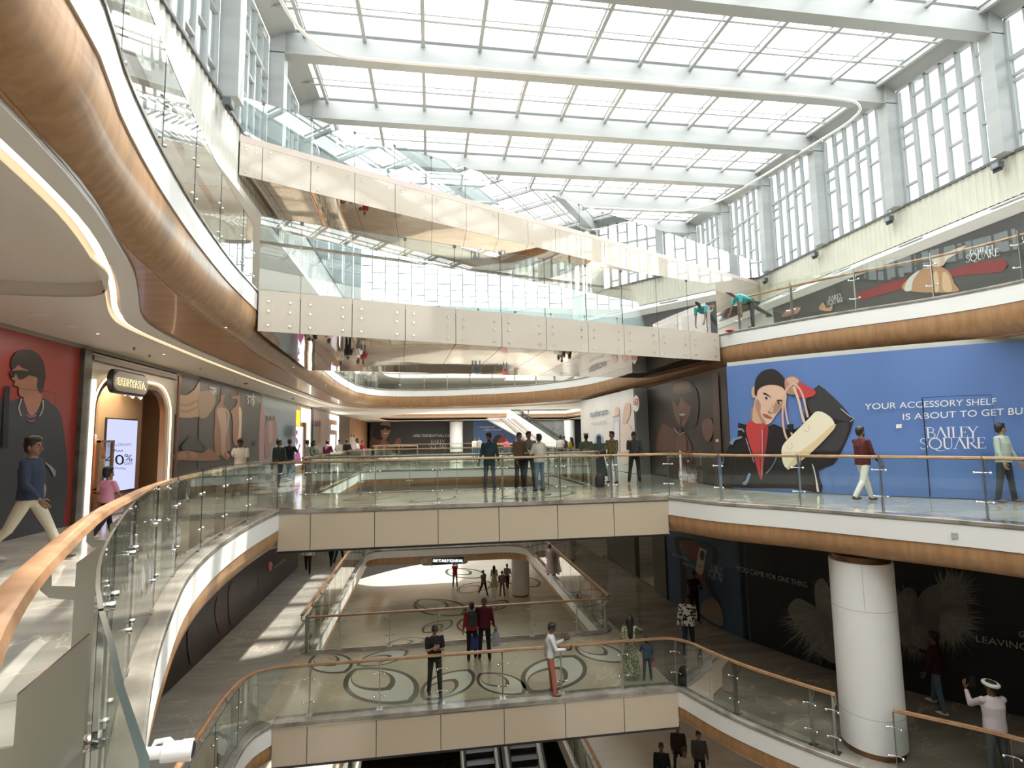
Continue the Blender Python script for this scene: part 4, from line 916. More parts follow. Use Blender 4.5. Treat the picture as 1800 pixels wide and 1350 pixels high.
hp = hoarding(Surf(V2([(X7, LX(548)), (X7, LX(578))]), 0, 3.5), 'pale pink hoarding with four standing figures, beyond the blossom screen shop', (0.42, 0.34, 0.31))
picture(Lw, [((0.10, 0.07, 0.06), [(549.6+3.8*i, 740), (551.2+3.8*i, 738), (552.4+3.8*i, 750), (549.4+3.8*i, 750)]) for i in range(4)]+[((0.25+0.05*i, 0.26, 0.27-0.03*i), [(549.6+3.8*i, 750), (552.6+3.8*i, 751), (552.6+3.8*i, 779), (550+3.8*i, 779)]) for i in range(4)], hp)
r = empty('shopfront', 'small white lit shopfront next to the brown louvred panel', 'shopfront', (X7, LX(578), 0)); ORG = r.location
part(578, 595, 0, 3.5, mat('warm_wall', (0.40, 0.27, 0.18), 0.4), 'wall_panel'); part(578, 594, 3.1, 3.4, LEDW, 'light_strip', 0.01, 0.05); part(592.8, 594, 0.5, 3.2, LEDW, 'light_strip', 0.01, 0.05)
part(582, 592, 2.35, 2.7, emis('sign_glow', (1, 0.9, 0.8), 3.0), 'sign', 0.02, 0.06); part(580, 588, 0.6, 2.0, emis('screen_white', (0.85, 0.87, 1.0), 1.6), 'screen', 0.02, 0.05)
wallbox(595, 613, noisy('brown_louvre', (0.16, 0.12, 0.09), (0.22, 0.17, 0.13), (0.3, 0.3, 14), 0.4), 'wall_louvre')
ho = hoarding(Surf(V2([(X7, LX(613)), (X7, LX(648))]), 0, 3.5), 'orange peach hoarding with two standing figures in white', (0.52, 0.28, 0.15))
picture(Lw, [((0.62, 0.52, 0.42), [(615, 768), (619, 765), (622, 770), (623, 790), (616, 791)]), ((0.66, 0.56, 0.47), [(620, 770), (624, 770), (625, 790), (620, 791)]), ((0.06, 0.04, 0.03), [(616, 763), (618, 763), (618, 768), (616, 768)]), ((0.06, 0.04, 0.03), [(621, 764), (623, 764), (623, 769), (621, 769)])], ho)
S(MB().box(X7-0.3, X7-0.05, LX(648), 66, 0, 3.6).box(X7-0.3, X7-0.12, -14, LX(144), 0, 3.6).box(X7-0.3, X7-0.12, LX(301), 70, 0, 3.6).build('wall_west_first', mat('plain_wall', (0.45, 0.43, 0.40), 0.6)))
S(MB().box(X7-0.12, X7+0.03, -6, 62, 3.50, 3.59).build('trim_shop_head', mat('head_grey', (0.34, 0.32, 0.28), 0.5)))
# --- far transverse wall
YF = 62.2
FW = Surf(V2([(-8, YF), (20, YF)]), 0, 3.55)
def farx(px): return aty(px, 760, YF).x
def fh(a, b, label, col): return hoarding(Surf(V2([(farx(a), YF), (farx(b), YF)]), 0, 3.5), label, col)
hl = fh(650, 792, 'black hoarding of a laughing woman at the far end, lettered about a beauty haul', (0.035, 0.03, 0.03))
k_ = lambda *p: K(540, 640, 4.5, p)
picture(FW, [((0.16, 0.07, 0.05), k_((500, 660), (510, 590), (560, 560), (620, 590), (650, 660))), ((0.02, 0.015, 0.015), k_((520, 560), (560, 470), (620, 460), (650, 520), (640, 600), (560, 600))),
    ((0.36, 0.18, 0.12), k_((575, 480), (600, 458), (650, 460), (660, 520), (640, 570), (615, 600), (590, 570), (580, 520))),
    ((0.01, 0.01, 0.01), k_((570, 485), (650, 490), (665, 510), (635, 525), (615, 505), (595, 525), (575, 510))), ((0.7, 0.65, 0.6), k_((600, 545), (640, 545), (620, 555))),
    ((0.20, 0.09, 0.06), k_((690, 630), (710, 590), (740, 590), (735, 640), (700, 660))), ((0.25, 0.11, 0.08), k_((585, 600), (620, 600), (620, 665), (580, 665)))], hl)
text(FW, 'LADIES, YOUR BEAUTY HAUL IS AL', [(726, 763), (791, 763), (791, 768), (726, 768)], hl, WHT)
logo(FW, [(754, 773), (786, 773), (787, 789), (753, 789)], hl, (0.55, 0.55, 0.52))
hx = fh(814, 832, 'narrow plain dark hoarding behind the far round column', (0.05, 0.05, 0.055))
hb2 = fh(832, 905, 'small blue hoarding at the far end beneath the escalator', (0.07, 0.13, 0.30))
picture(FW, [((0.04, 0.02, 0.02), [(862, 790), (868, 770), (878, 764), (888, 775), (893, 790)]), ((0.30, 0.05, 0.05), [(875, 775), (884, 766), (890, 764), (886, 778)])], hb2)
text(FW, 'YOUR ACCESSORY SHELF', [(842, 749), (870, 749), (870, 752), (842, 752)], hb2, WHT)
text(FW, 'IS ABOUT TO GET BUSY', [(851, 754), (883, 754), (883, 757), (851, 757)], hb2, WHT)
fh(905, 975, 'plain grey wall boarding behind the far escalator', (0.25, 0.24, 0.23))
hg = fh(975, 992, 'grey hoarding with dark sketches beyond the far escalator', (0.30, 0.30, 0.29))
picture(FW, [((0.1, 0.1, 0.1), stroke([(970, 757), (975, 752), (980, 758), (986, 752)], 0.8)), ((0.1, 0.1, 0.1), stroke([(972, 764), (980, 762), (989, 766)], 0.6))], hg)
fh(1010, 1040, 'dark shop opening right of the far slim column', (0.04, 0.045, 0.06))
# --- second floor hoardings on the east wall
E2 = Surf(V2([(XR-0.05, 0), (XR-0.05, 40)]), L2, 7.78)
def ye(px, py=500): return atx(px, py, XR-0.02).y
h2 = hoarding(Surf(V2([(XR-0.04, 24.5), (XR-0.04, 7.0)]), L2, 7.78), 'long dark upper hoarding with a copper serving dome and red sleeve', (0.055, 0.052, 0.05))
k_ = lambda *p: K(1200, 380, 3.0, p)
picture(E2, [
    ((0.22, 0.02, 0.025), k_((900, 420), (1100, 345), (1250, 320), (1420, 280), (1600, 235), (1700, 230), (1690, 290), (1500, 310), (1350, 330), (1150, 385), (950, 440))),
    ((0.40, 0.22, 0.12), k_((1170, 390), (1200, 320), (1260, 280), (1340, 262), (1400, 290), (1430, 350), (1440, 400))),
    ((0.55, 0.53, 0.50), k_((1170, 390), (1190, 330), (1250, 285), (1215, 340), (1205, 390))), ((0.62, 0.40, 0.25), k_((1320, 390), (1325, 300), (1345, 300), (1350, 390))),
    ((0.58, 0.38, 0.24), k_((1375, 390), (1370, 300), (1400, 310), (1420, 390))),
    ((0.52, 0.38, 0.30), k_((1315, 262), (1330, 215), (1400, 190), (1485, 155), (1475, 180), (1400, 225), (1370, 262))),
    ((0.45, 0.25, 0.15), k_((720, 490), (740, 455), (760, 485), (790, 470), (780, 500))), ((0.35, 0.2, 0.15), k_((520, 530), (560, 490), (620, 480), (600, 515))),
], h2)
logo(E2, [(1697, 436), (1755, 422), (1757, 449), (1697, 462)], h2, WHT)
logo(E2, [(1453, 522), (1483, 514), (1483, 530), (1453, 537)], h2, WHT)
S(MB().box(XR-0.35, XR, 5.9, 6.9, L2, 7.8).build('wall_pier_upper', mat('pier_beige', (0.45, 0.40, 0.33), 0.4)))
# --- ground level right: feather hoarding and camera hoarding
zc0 = -1.02
F0 = Surf([p for p in RW0 if p.y < 16.3], L0, zc0)
hfe = hoarding(F0, 'black hoarding of white feathers, behind the big white column', (0.010, 0.010, 0.011))
FT, FT2 = (0.30, 0.29, 0.26), (0.21, 0.20, 0.18)
rn = random.Random(5); lay = []
def tuft(cx, cy, a0, a1, l0, l1, n, w=1.3):
    for i in range(n):
        a = math.radians(rn.uniform(a0, a1)); l = rn.uniform(l0, l1); b = a+rn.uniform(-0.3, 0.3)
        x, y = cx+rn.uniform(-14, 14), cy+rn.uniform(-14, 14)
        lay.append((FT if rn.random() < 0.5 else FT2, stroke([(x, y), (x+math.cos(a)*l*0.5, y+math.sin(a)*l*0.5), (x+math.cos(a)*l*0.8+math.cos(b)*l*0.2, y+math.sin(a)*l*0.8+math.sin(b)*l*0.2)], w*1.6, 0.15), False))
lay += [(FT2, [(1385, 1075), (1400, 1052), (1425, 1062), (1440, 1075), (1455, 1120), (1470, 1165), (1440, 1150), (1410, 1110)]),
        (FT2, [(1432, 1030), (1450, 1020), (1470, 1080), (1470, 1150), (1440, 1090)]),
        (FT2, arcs(1596, 1085, 24, 52, 0, 345, 16)), (FT2, arcs(1655, 1072, 46, 46, 0, 345, 16)), (FT2, arcs(1630, 1110, 38, 32, 0, 345, 16))]
tuft(1430, 1090, 20, 200, 30, 58, 260, 1.0); tuft(1448, 1120, 20, 160, 20, 50, 160, 1.0); tuft(1455, 1050, -150, -30, 12, 30, 80, 1.0)
tuft(1592, 1060, 60, 180, 25, 60, 160, 1.0); tuft(1590, 1075, -150, -60, 20, 42, 120, 1.0); tuft(1615, 1110, 40, 130, 25, 55, 160, 1.0); tuft(1668, 1045, -120, 30, 25, 52, 260, 1.0); tuft(1665, 1090, -20, 100, 30, 62, 260, 1.0)
picture(F0, lay, hfe, step=0.0004)
text(F0, 'YOU CAME FOR ONE THING', [(1295, 994), (1419, 1023), (1419, 1033), (1295, 1003)], hfe, (0.40, 0.39, 0.36))
text(F0, 'LEAVING', [(1715, 1116), (1806, 1131), (1807, 1144), (1716, 1128)], hfe, (0.40, 0.39, 0.36))
text(F0, 'G', [(1791, 1108), (1801, 1110), (1801, 1121), (1791, 1119)], hfe, (0.40, 0.39, 0.36))
C0 = Surf([p for p in RW0 if 15.9 < p.y < 20.6], L0, zc0)
hc = hoarding(C0, 'dark blue hoarding showing a hand holding a white phone, behind the floral shirt man', (0.030, 0.065, 0.12))
k_ = lambda *p: K(1160, 940, 5.625, p)
picture(C0, [
    ((0.030, 0.018, 0.015), k_((150, 30), (380, 60), (520, 110), (560, 220), (500, 460), (600, 680), (610, 900), (400, 800), (230, 700), (200, 300))),
    ((0.11, 0.045, 0.028), k_((220, 60), (330, 80), (420, 110), (400, 200), (340, 260), (290, 230), (240, 160))),
    ((0.11, 0.045, 0.028), k_((340, 300), (450, 340), (420, 430), (400, 520), (350, 470), (330, 380))),
    ((0.36, 0.31, 0.26), k_((390, 120), (465, 155), (425, 380), (395, 400), (350, 350)), False),
    ((0.05, 0.035, 0.03), arcs(1160+418/5.625, 940+205/5.625, 4.4, 9, 0, 345, 16)),
    ((0.20, 0.16, 0.12), k_((430, 660), (520, 620), (600, 720), (615, 900), (420, 800), (405, 720))),
], hc)
logo(C0, [(1246, 990), (1278, 1000), (1276, 1027), (1243, 1012)], hc, (0.42, 0.42, 0.40), cutx=0.8)
text(C0, 'YOUR NEW SPACE', [(1181, 971), (1210, 981), (1210, 986), (1181, 976)], hc, (0.3, 0.32, 0.34)); text(C0, 'IS RIGHT HERE', [(1199, 987), (1221, 995), (1221, 999), (1199, 991)], hc, (0.3, 0.32, 0.34))
def pier0(y0_, y1_, d=0.15):
    a = min(RW0, key=lambda p: abs(p.y-y0_)); b = min(RW0, key=lambda p: abs(p.y-y1_))
    return S(sweep([a, b], [(0, L0), (-d, L0), (-d, zc0), (0, zc0)], noisy('dark_cladding', (0.05, 0.045, 0.035), (0.10, 0.09, 0.07), (1, 1, 3), 0.3), 'wall_pier', smooth=False))
S(sweep([p for p in RW0 if 15.9 < p.y < 16.6], [(0.08, L0), (0.08, zc0)], mat('pier_grey', (0.13, 0.12, 0.10), 0.4), 'wall_pier'))
S(sweep([p for p in RW0 if 15.4 < p.y < 15.9], [(0.05, L0), (0.05, zc0)], mat('pier_grey2', (0.22, 0.21, 0.18), 0.5), 'wall_pier_pale'))
S(sweep(offset(RW0, 0.06), [(0.02, L0+0.12), (-0.03, L0+0.12), (-0.03, L0)], mat('skirt', (0.16, 0.14, 0.11), 0.4), 'baseboard_east', smooth=False))
# lit opening further along the ground level east wall, dark piers
S(MB().box(8.9, 9.1, 20.4, 21.6, L0, zc0).box(8.9, 9.1, 23.6, 27.5, L0, zc0).build('wall_pier_ground', mat('olive_pier', (0.07, 0.065, 0.045), 0.35)))
r = empty('shopfront', 'ground level shop with a pale green lit counter seen past the dark pier', 'shopfront', (9.2, 21.6, L0))
MB().box(2.2, 2.4, 0, 2.2, 0, 3.6).build('back_wall', mat('shop_back', (0.22, 0.20, 0.12), 0.5), r)
MB().box(0.3, 2.2, 0.2, 2.0, 0, 0.02).build('shop_floor', mat('shop_floor', (0.42, 0.42, 0.22), 0.3), r)
MB().box(1.2, 1.9, 0.2, 2.0, 0.02, 0.9).build('counter', mat('counter', (0.55, 0.55, 0.35), 0.3), r)
MB().box(1.15, 1.2, 0.2, 2.0, 0.75, 0.88).build('light_strip', emis('green_glow', (0.85, 0.95, 0.45), 2.2), r)
MB().box(2.1, 2.2, 0.2, 2.0, 2.0, 2.9).build('light_panel', emis('shop_glow', (0.9, 0.85, 0.5), 0.7), r)
# --- ground level left hoardings
X6 = -6.62
W0 = Surf(V2([(X6, 8), (X6, 70)]), L0, zc0)
hv = hoarding(Surf(V2([(X6, 10), (X6, 29.3)]), L0, zc0), 'long dark maroon hoarding in the lower left corridor with a brand sign', (0.030, 0.018, 0.020))
picture(W0, [((0.07, 0.02, 0.02), [(378, 1070), (384, 1050), (392, 1066), (396, 1108), (386, 1112), (380, 1090)]), ((0.06, 0.02, 0.02), [(402, 1040), (412, 1020), (420, 1046), (420, 1090), (405, 1095)]), ((0.55, 0.15, 0.13), [(472, 991), (476, 987), (479, 992), (477, 1003), (473, 1002)]),
    ((0.05, 0.03, 0.03), [(330, 1110), (345, 1090), (352, 1120), (352, 1150), (335, 1165)]), ((0.012, 0.01, 0.01), stroke([(418, 1020), (420, 1110)], 0.8)), ((0.012, 0.01, 0.01), stroke([(455, 990), (455, 1060)], 0.8))], hv)
text(W0, 'VAN HEUSEN', [(481, 996), (502, 981), (502, 985.5), (481, 1001)], hv, (0.40, 0.38, 0.38))
S(MB().box(-12, X6, 29.3, 29.5, L0, zc0).build('wall_ground_west_return', mat('plain_wall3', (0.10, 0.09, 0.09), 0.6)))
S(MB().box(-7.6, -7.4, 29.5, 66, L0, zc0).box(-8, 30, 61.5, 61.8, L0, zc0).box(15, 15.2, 22, 62, L0, zc0).build('wall_ground_far', mat('plain_wall', (0.45, 0.43, 0.40), 0.6)))
S(MB().box(-10, -9.8, -6, 62, -14, -5.6).box(14, 14.2, -6, 62, -14, -5.6).box(-10, 14, 61.5, 61.8, -9.4, -5.6).build('wall_lower_ground', mat('plain_wall', (0.45, 0.43, 0.40), 0.6)))
# curved black plinth band at the far end of the lower ground floor
S(sweep(crom(V2([(-9.5, 40), (-5.5, 46), (-1, 50), (5, 52)]), 0.8), [(0, LG), (0, LG+1.6)], mat('black_band', (0.03, 0.03, 0.035), 0.4), 'wall_dark_band'))
# ------------------------------------------------------------------ arched shop on the left
def region_yz(outer, holes, x, thick, name, m, parent=None):
    o = region(outer, holes, 0, thick, name, m, parent)
    for v in o.data.vertices: a, b, c = v.co; v.co = (x+c, a, b)
    o.data.flip_normals(); return o
ya, yb = LX(144), LX(301)
sx0, sx1 = LX(151), LX(287)
zt = atx(176, 661, X7).z
r = empty('shopfront', 'arched cream shopfront with a glowing oval name plate and an orange dress inside', 'shopfront', (0, 0, 0))
CREAM = mat('cream_front', (0.55, 0.50, 0.42), 0.4); BRN = mat('brown_frame', (0.13, 0.065, 0.035), 0.35)
arch = lambda a, b, z1, rad, n=8: [(a, 0.02), (b, 0.02)]+[(b-rad+rad*math.cos(math.radians(t)), z1-rad+rad*math.sin(math.radians(t))) for t in [90*i/n for i in range(n+1)]]+[(a+rad-rad*math.sin(math.radians(t)), z1-rad+rad*math.cos(math.radians(t))) for t in [90*i/n for i in range(n+1)]]
region_yz([(ya, 0.0), (yb, 0.0), (yb, 3.46), (ya, 3.46)], [arch(sx0, sx1, zt, 0.75)], X7+0.06, 0.12, 'front_panel', CREAM, r)
region_yz(arch(sx0, sx1, zt, 0.75), [[(a, b+0.01) for a, b in arch(sx0+0.13, sx1-0.13, zt-0.13, 0.62)]], X7+0.09, 0.14, 'arch_frame', BRN, r)
region_yz([(ya, 3.30), (yb+0.04, 3.30), (yb+0.04, 3.40), (ya, 3.40)], [], X7+0.14, 0.04, 'header_trim', BRN, r)
MB().box(X7+0.12, X7+0.16, yb-0.06, yb+0.04, 0, 3.4).build('edge_trim', BRN, r)
gl = arch(sx0-0.05, sx1+0.05, zt+0.05, 0.8); path = [(X7+0.14, p[0], p[1]) for p in gl[2:]]+[(X7+0.14, sx0-0.05, 0.05)]
MB().tube([(X7+0.14, sx1+0.05, 0.05)]+path, 0.02, 6).build('light_strip', LED, r)
MB().box(X7+0.12, X7+0.15, ya+0.03, ya+0.10, 0, 2.9).build('light_strip', LEDW, r)
WOODI = mat('store_wall', (0.46, 0.32, 0.19), 0.5)
MB().box(-9.6, -9.5, ya, yb+3.0, 0, 3.2).build('back_wall', WOODI, r); MB().box(-9.5, X7-0.4, yb+2.9, yb+3.0, 0, 3.3).build('side_wall', WOODI, r); MB().box(-9.5, X7, ya, ya+0.1, 0, 3.3).build('side_wall', WOODI, r)
MB().box(-9.5, X7-0.08, ya, yb+3.0, 3.1, 3.2).build('shop_ceiling', mat('shop_ceiling', (0.6, 0.55, 0.48), 0.5), r); MB().box(-9.5, X7-0.08, ya, yb+3.0, 0.0, 0.015).build('shop_floor', mat('shop_wood_floor', (0.16, 0.075, 0.035), 0.3), r)
XP = -8.1
pY0, pY1 = atx(173, 760, XP).y, atx(249, 760, XP).y
MB().box(XP-0.1, XP-0.02, pY0, pY1+0.0, 0, 3.1).build('display_wall', WOODI, r)
MB().box(XP-0.1, XP, pY1, pY1+0.05, 0, 3.1).build('edge_trim', BRN, r)
la = bpy.data.lights.new('shop_lamp', 'AREA'); la.energy = 110; la.color = (1, 0.82, 0.6); la.size = 1.2; la.size_y = 3; la.shape = 'RECTANGLE'
lo = bpy.data.objects.new('shop_lamp', la); COL.objects.link(lo); lo.location = (-7.6, (ya+yb)/2, 3.05); tag(lo, 'warm light in the arched shop', 'light')
# screen
sc0, sc1 = atx(184, 800, XP).y, atx(237, 800, XP).y; zs1 = atx(184, 736, XP).z
rs = empty('display_screen', 'tall bright screen in the arched shop reading flat 40% off', 'screen', (0, 0, 0))
MB().box(XP-0.01, XP+0.03, sc0, sc1, 0.35, zs1).build('screen', emis('screen_lilac', (0.62, 0.65, 1.0), 1.0), rs)
MB().box(XP-0.02, XP+0.02, sc0-0.03, sc1+0.03, 0.32, zs1+0.03).build('bezel', BLACK, rs)
SSc = Surf(V2([(XP, sc0-1), (XP, sc1+1)]), 0, 3)
BKT = (0.02, 0.02, 0.03)
text(SSc, 'FLAT', [(201, 790), (217, 791), (217, 794.5), (201, 793.5)], rs, BKT, off=0.05, bold=0.02)
text(SSc, '40', [(184, 797), (218, 799), (218, 817), (184, 816)], rs, BKT, off=0.05)
text(SSc, '%', [(219, 797), (233, 799), (233, 811), (219, 810)], rs, BKT, off=0.05)
text(SSc, 'OFF', [(218, 812), (233, 813), (233, 817.5), (218, 817)], rs, BKT, off=0.05)
text(SSc, 'Everything', [(202, 820), (221, 821), (221, 825), (202, 824)], rs, BKT, off=0.05, shear=0.4)
text(SSc, 'Special Discount', [(188, 779), (231, 777), (231, 783), (188, 785)], rs, (0.2, 0.2, 0.25), off=0.05, shear=0.4)
# name plate
pl0, pl1 = LX(201), LX(262.5); zc = (atx(232, 652, X7).z+atx(232, 690, X7).z)/2; hh = 0.33
def pill(a, b, zc, h, n=10):
    return [(b-h*0.8+h*0.8*math.cos(math.radians(t)), zc+h*math.sin(math.radians(t))) for t in [-90+180*i/n for i in range(n+1)]]+[(a+h*0.8+h*0.8*math.cos(math.radians(t)), zc+h*math.sin(math.radians(t))) for t in [90+180*i/n for i in range(n+1)]]
rp = empty('name_plate', 'oval grey name plate with a black rim and glowing letters over the shop arch', 'sign', (0, 0, 0))
zc0_ = atx(201, 668, X7+0.3).z; zc1_ = atx(262, 679, X7+0.3).z; zc = (zc0_+zc1_)/2
hh = (atx(232, 650, X7+0.3).z-atx(232, 691, X7+0.3).z)/2
pl0, pl1 = atx(200.5, 670, X7+0.3).y, atx(263, 676, X7+0.3).y
region_yz(pill(pl0, pl1, zc, hh), [], X7+0.25, 0.10, 'rim', BLACK, rp); region_yz(pill(pl0+0.05, pl1-0.05, zc, hh-0.05), [], X7+0.29, 0.06, 'plate', mat('plate_grey', (0.42, 0.40, 0.36), 0.4), rp)
SP = Surf(V2([(X7+0.3, pl0-2), (X7+0.3, pl1+2)]), 0, 4)
q = [(208.5, 663.5), (257, 673), (257.5, 685), (208, 675)]
text(SP, 'SABHYATA', [(207.8, 662.6), (256.2, 672.3), (256.8, 685.4), (207.3, 675.2)], rp, off=0.035, bold=0.03, glow=emis('letter_glow', (1, 0.80, 0.42), 2.2), name='letter_glow')
text(SP, 'SABHYATA', q, rp, (0.03, 0.02, 0.015), off=0.06, bold=0.0)
# exit sign seen from behind
rx_ = empty('exit_sign', 'small green exit sign hanging in the arched shop, lettering reversed', 'sign', (0, 0, 0))
XE = -7.6; e0, e1 = atx(160, 688, XE).y, atx(176, 688, XE).y; ez0, ez1 = atx(168, 695, XE).z, atx(168, 682, XE).z
MB().box(XE-0.02, XE+0.02, e0, e1, ez0, ez1).build('box', emis('exit_green', (0.12, 0.75, 0.25), 0.8), rx_); MB().box(XE-0.01, XE+0.01, (e0+e1)/2-0.01, (e0+e1)/2+0.01, ez1, 3.1).build('hanger', STEEL, rx_)
text(Surf(V2([(XE, e0-1), (XE, e1+1)]), 0, 3), 'EXIT', [(174.5, 685.5), (162, 683.5), (162, 691.5), (174.5, 693)], rx_, off=0.03, bold=0.02, glow=emis('exit_white', (0.8, 1, 0.8), 2.2))
for i, (px, py) in enumerate(((216, 690), (229, 695), (243, 697))):
    p = atx(px, py, -7.9); o = empty('spotlight', ['first', 'middle', 'last'][i]+' of three white track spotlights under the shop ceiling, counted from the doorway', 'spotlight', p)
    MB().tube([(0, -0.05, 0.05), (0.06, 0.03, -0.04)], 0.055, 12).build('lamp_head', WHITE, o); MB().tube([(0.061, 0.031, -0.041), (0.065, 0.036, -0.045)], 0.045, 12).build('lens', LEDW, o)
    MB().tube([(0, -0.03, 0.05), (0, -0.03, 3.1-p.z)], 0.012, 6).build('stem', WHITE, o)
# dress form, shelf, folded clothes, gate frame
XM = -8.0; my = atx(161, 860, XM).y
dm = empty('mannequin', 'headless white mannequin in a long orange dress inside the shop', 'mannequin', (XM, my, 0.25))
up = Vector((1, 0, 0)); fo = Vector((0, 1, 0))
MB().loft([((0, 0, 0.12), .22, .2, up, fo), ((0, 0, 0.5), .18, .16, up, fo), ((0, 0, 0.85), .15, .13, up, fo), ((0, 0, 1.05), .12, .10, up, fo), ((0, 0, 1.25), .15, .11, up, fo), ((0, 0, 1.38), .16, .09, up, fo), ((0, 0, 1.44), .06, .05, up, fo)]).cap((0.16, 0, 1.36), (0.22, 0, 1.0), .045, .05).cap((-0.16, 0, 1.36), (-0.22, 0, 1.0), .045, .05).build('dress', mat('orange_cloth', (0.50, 0.17, 0.07), 0.7), dm, True)
MB().cap((0, 0, 1.40), (0, 0, 1.52), .05, .045).build('neck', mat('mannequin_white', (0.7, 0.66, 0.6), 0.4), dm, True)
for s_ in (-1, 1):
    MB().cap((0.22*s_, 0, 1.0), (0.23*s_, 0.02, 0.80), .035, .025).ell((0.23*s_, 0.02, 0.74), (.025, .03, .06)).build('forearm', mat('mannequin_white', (0.7, 0.66, 0.6), 0.4), dm, True)
    MB().cap((0.08*s_, 0, 0.25), (0.08*s_, 0, 0.03), .045, .035).ell((0.08*s_, 0.05, 0.03), (.04, .10, .03)).build('foot', mat('mannequin_white', (0.7, 0.66, 0.6), 0.4), dm, True)
tag(MB().box(XM-0.35, XM+0.35, my-0.35, my+0.35, 0.0, 0.25).build('plinth', mat('shop_wood_floor', (0.16, 0.075, 0.035), 0.3)), 'low wooden plinth under the orange dress mannequin', 'plinth')
sy0, sy1 = atx(152, 760, -8.7).y, atx(168, 760, -8.7).y; zsh = atx(160, 757, -8.7).z
tag(MB().box(-9.45, -8.55, sy0-0.3, sy1+0.1, zsh-0.05, zsh).build('shelf', mat('shelf_wood', (0.42, 0.3, 0.18), 0.4)), 'wooden wall shelf in the arched shop holding folded clothes', 'shelf')
for i in range(4): tag(MB().box(-9.2, -8.6, sy0-0.2, sy1, zsh+0.01+0.085*i, zsh+0.085*(i+1)).build('folded_cloth', mat('fold_%d' % (i % 2), ((0.62, 0.36, 0.26) if i % 2 else (0.66, 0.45, 0.33)), 0.8)), ['bottom', 'second', 'third', 'top'][i]+' folded pink cloth on the shelf stack in the arched shop', 'folded cloth', 'folded clothes on the shop shelf')
XG = -7.35; g0, g1 = atx(171, 800, XG).y, atx(198, 800, XG).y; gz = atx(185, 774, XG).z
gf = empty('gate_frame', 'thin brown security gate frame at the arched shop entrance', 'gate', (XG, g0, 0))
for a_, b_, c_, d_, nm in ((0, 0.05, 0, gz, 'upright'), (g1-g0-0.05, g1-g0, 0, gz, 'upright'), (0, g1-g0, gz-0.05, gz, 'top_bar'), (0, g1-g0, 0.55, 0.59, 'cross_bar'), (0, g1-g0, 0.48, 0.51, 'cross_bar')):
    MB().box(-0.03, 0.03, a_, b_, c_, d_).build(nm, mat('gate_brown', (0.22, 0.15, 0.10), 0.4), gf)
MB().box(-0.005, 0.005, 0.05, g1-g0-0.05, 0.6, gz-0.05).build('pane', GLASS, gf)
# ------------------------------------------------------------------ columns
def column(x, y, rad, z0, z1, label, seams=()):
    r = empty('round_column', label, 'column', (x, y, z0))
    MB().tube([(0, 0, 0.13), (0, 0, z1-z0-0.12)], rad, 48).build('shaft', WHITE, r, True, 40)
    MB().tube([(0, 0, 0), (0, 0, 0.14)], rad*0.93, 40).build('base_ring', BRONZE, r, True, 40); MB().tube([(0, 0, z1-z0-0.13), (0, 0, z1-z0)], rad*0.93, 40).build('top_ring', BRONZE, r, True, 40)
    for z in seams: MB().tube([(0, 0, z-z0-0.004), (0, 0, z-z0+0.004)], rad+0.0015, 48).build('joint', mat('joint_grey', (0.4, 0.4, 0.38), 0.5), r)
    if seams: MB().bar((-0.62*rad, -0.785*rad, seams[0]-z0), (-0.62*rad, -0.785*rad, z1-z0-0.13), 0.004, 0.006, Vector((1, 0, 0))).build('joint', mat('joint_grey', (0.4, 0.4, 0.38), 0.5), r)
    return r
column(8.72, 10.33, 0.57, L0, -0.93, 'big round white column standing beside the black feather hoarding', (-1.95, -3.95))
p = atz(915, 1050, LG); column(p.x+0.1, p.y+0.5, 0.62, LG, L0-0.88, 'white round column on the sunlit lowest floor')
for px, lab in ((802, 'round white column in front of the far black hoarding'), (1001, 'slim round white column right of the far escalator')):
    p = aty(px, 760, 60.7); column(p.x, p.y, 0.72 if px < 900 else 0.6, 0, 3.55, lab)
# ------------------------------------------------------------------ leaf inlays
def leaf(p0, p1, z, k, lab_z, b=0.30):
    a = atz(*p0, z).xy; c = atz(*p1, z).xy; d = c-a; n = Vector((-d.y, d.x))
    def outline(s, sh=0.0):
        a2 = a.lerp(c, (1-s)*(1-sh)); c2 = c.lerp(a, (1-s)*sh); dd = c2-a2; nn = Vector((-dd.y, dd.x)); out = []
        for sg in (1, -1):
            for i in range(14):
                t = i/14; tt = t if sg == 1 else 1-t; h = 4*b*tt*(1-tt)
                h = b*(1-(2*tt-1)**2)**0.75; out.append(a2+dd*tt+nn*(h*sg))
        return out
    for j, (s, sh, m) in enumerate(((1.0, 0.5, IND), (0.86, 0.5, INW), (0.60, 0.85, IND), (0.52, 0.87, MARBB if z != LG else CREAMF))):
        S(region(outline(s, sh), [], z+0.0085+0.0012*(j+1), 0.001, 'floor_inlay', m))
for p0, p1 in (((622, 1176), (724, 1236)), ((745, 1232), (827, 1177)), ((842, 1184), (922, 1221)), ((931, 1219), (1012, 1152)), ((556, 1150), (608, 1183)), ((627, 1171), (718, 1143)), ((1013, 1130), (1098, 1165))): leaf(p0, p1, L0, 0, 0)
for p0, p1 in (((787, 1000), (850, 1016)), ((808, 1043), (860, 1022)), ((735, 1054), (815, 1082)), ((744, 1113), (793, 1090)), ((812, 1088), (866, 1118)), ((680, 1133), (752, 1124)), ((845, 1075), (890, 1055)), ((895, 1013), (945, 1032)), ((1000, 1045), (1040, 1075))): leaf(p0, p1, LG, 0, 0)
for p0, p1 in (((600, 880), (700, 873)), ((720, 884), (800, 872)), ((880, 878), (1010, 864))): leaf(p0, p1, 0, 0, 0, b=0.25)
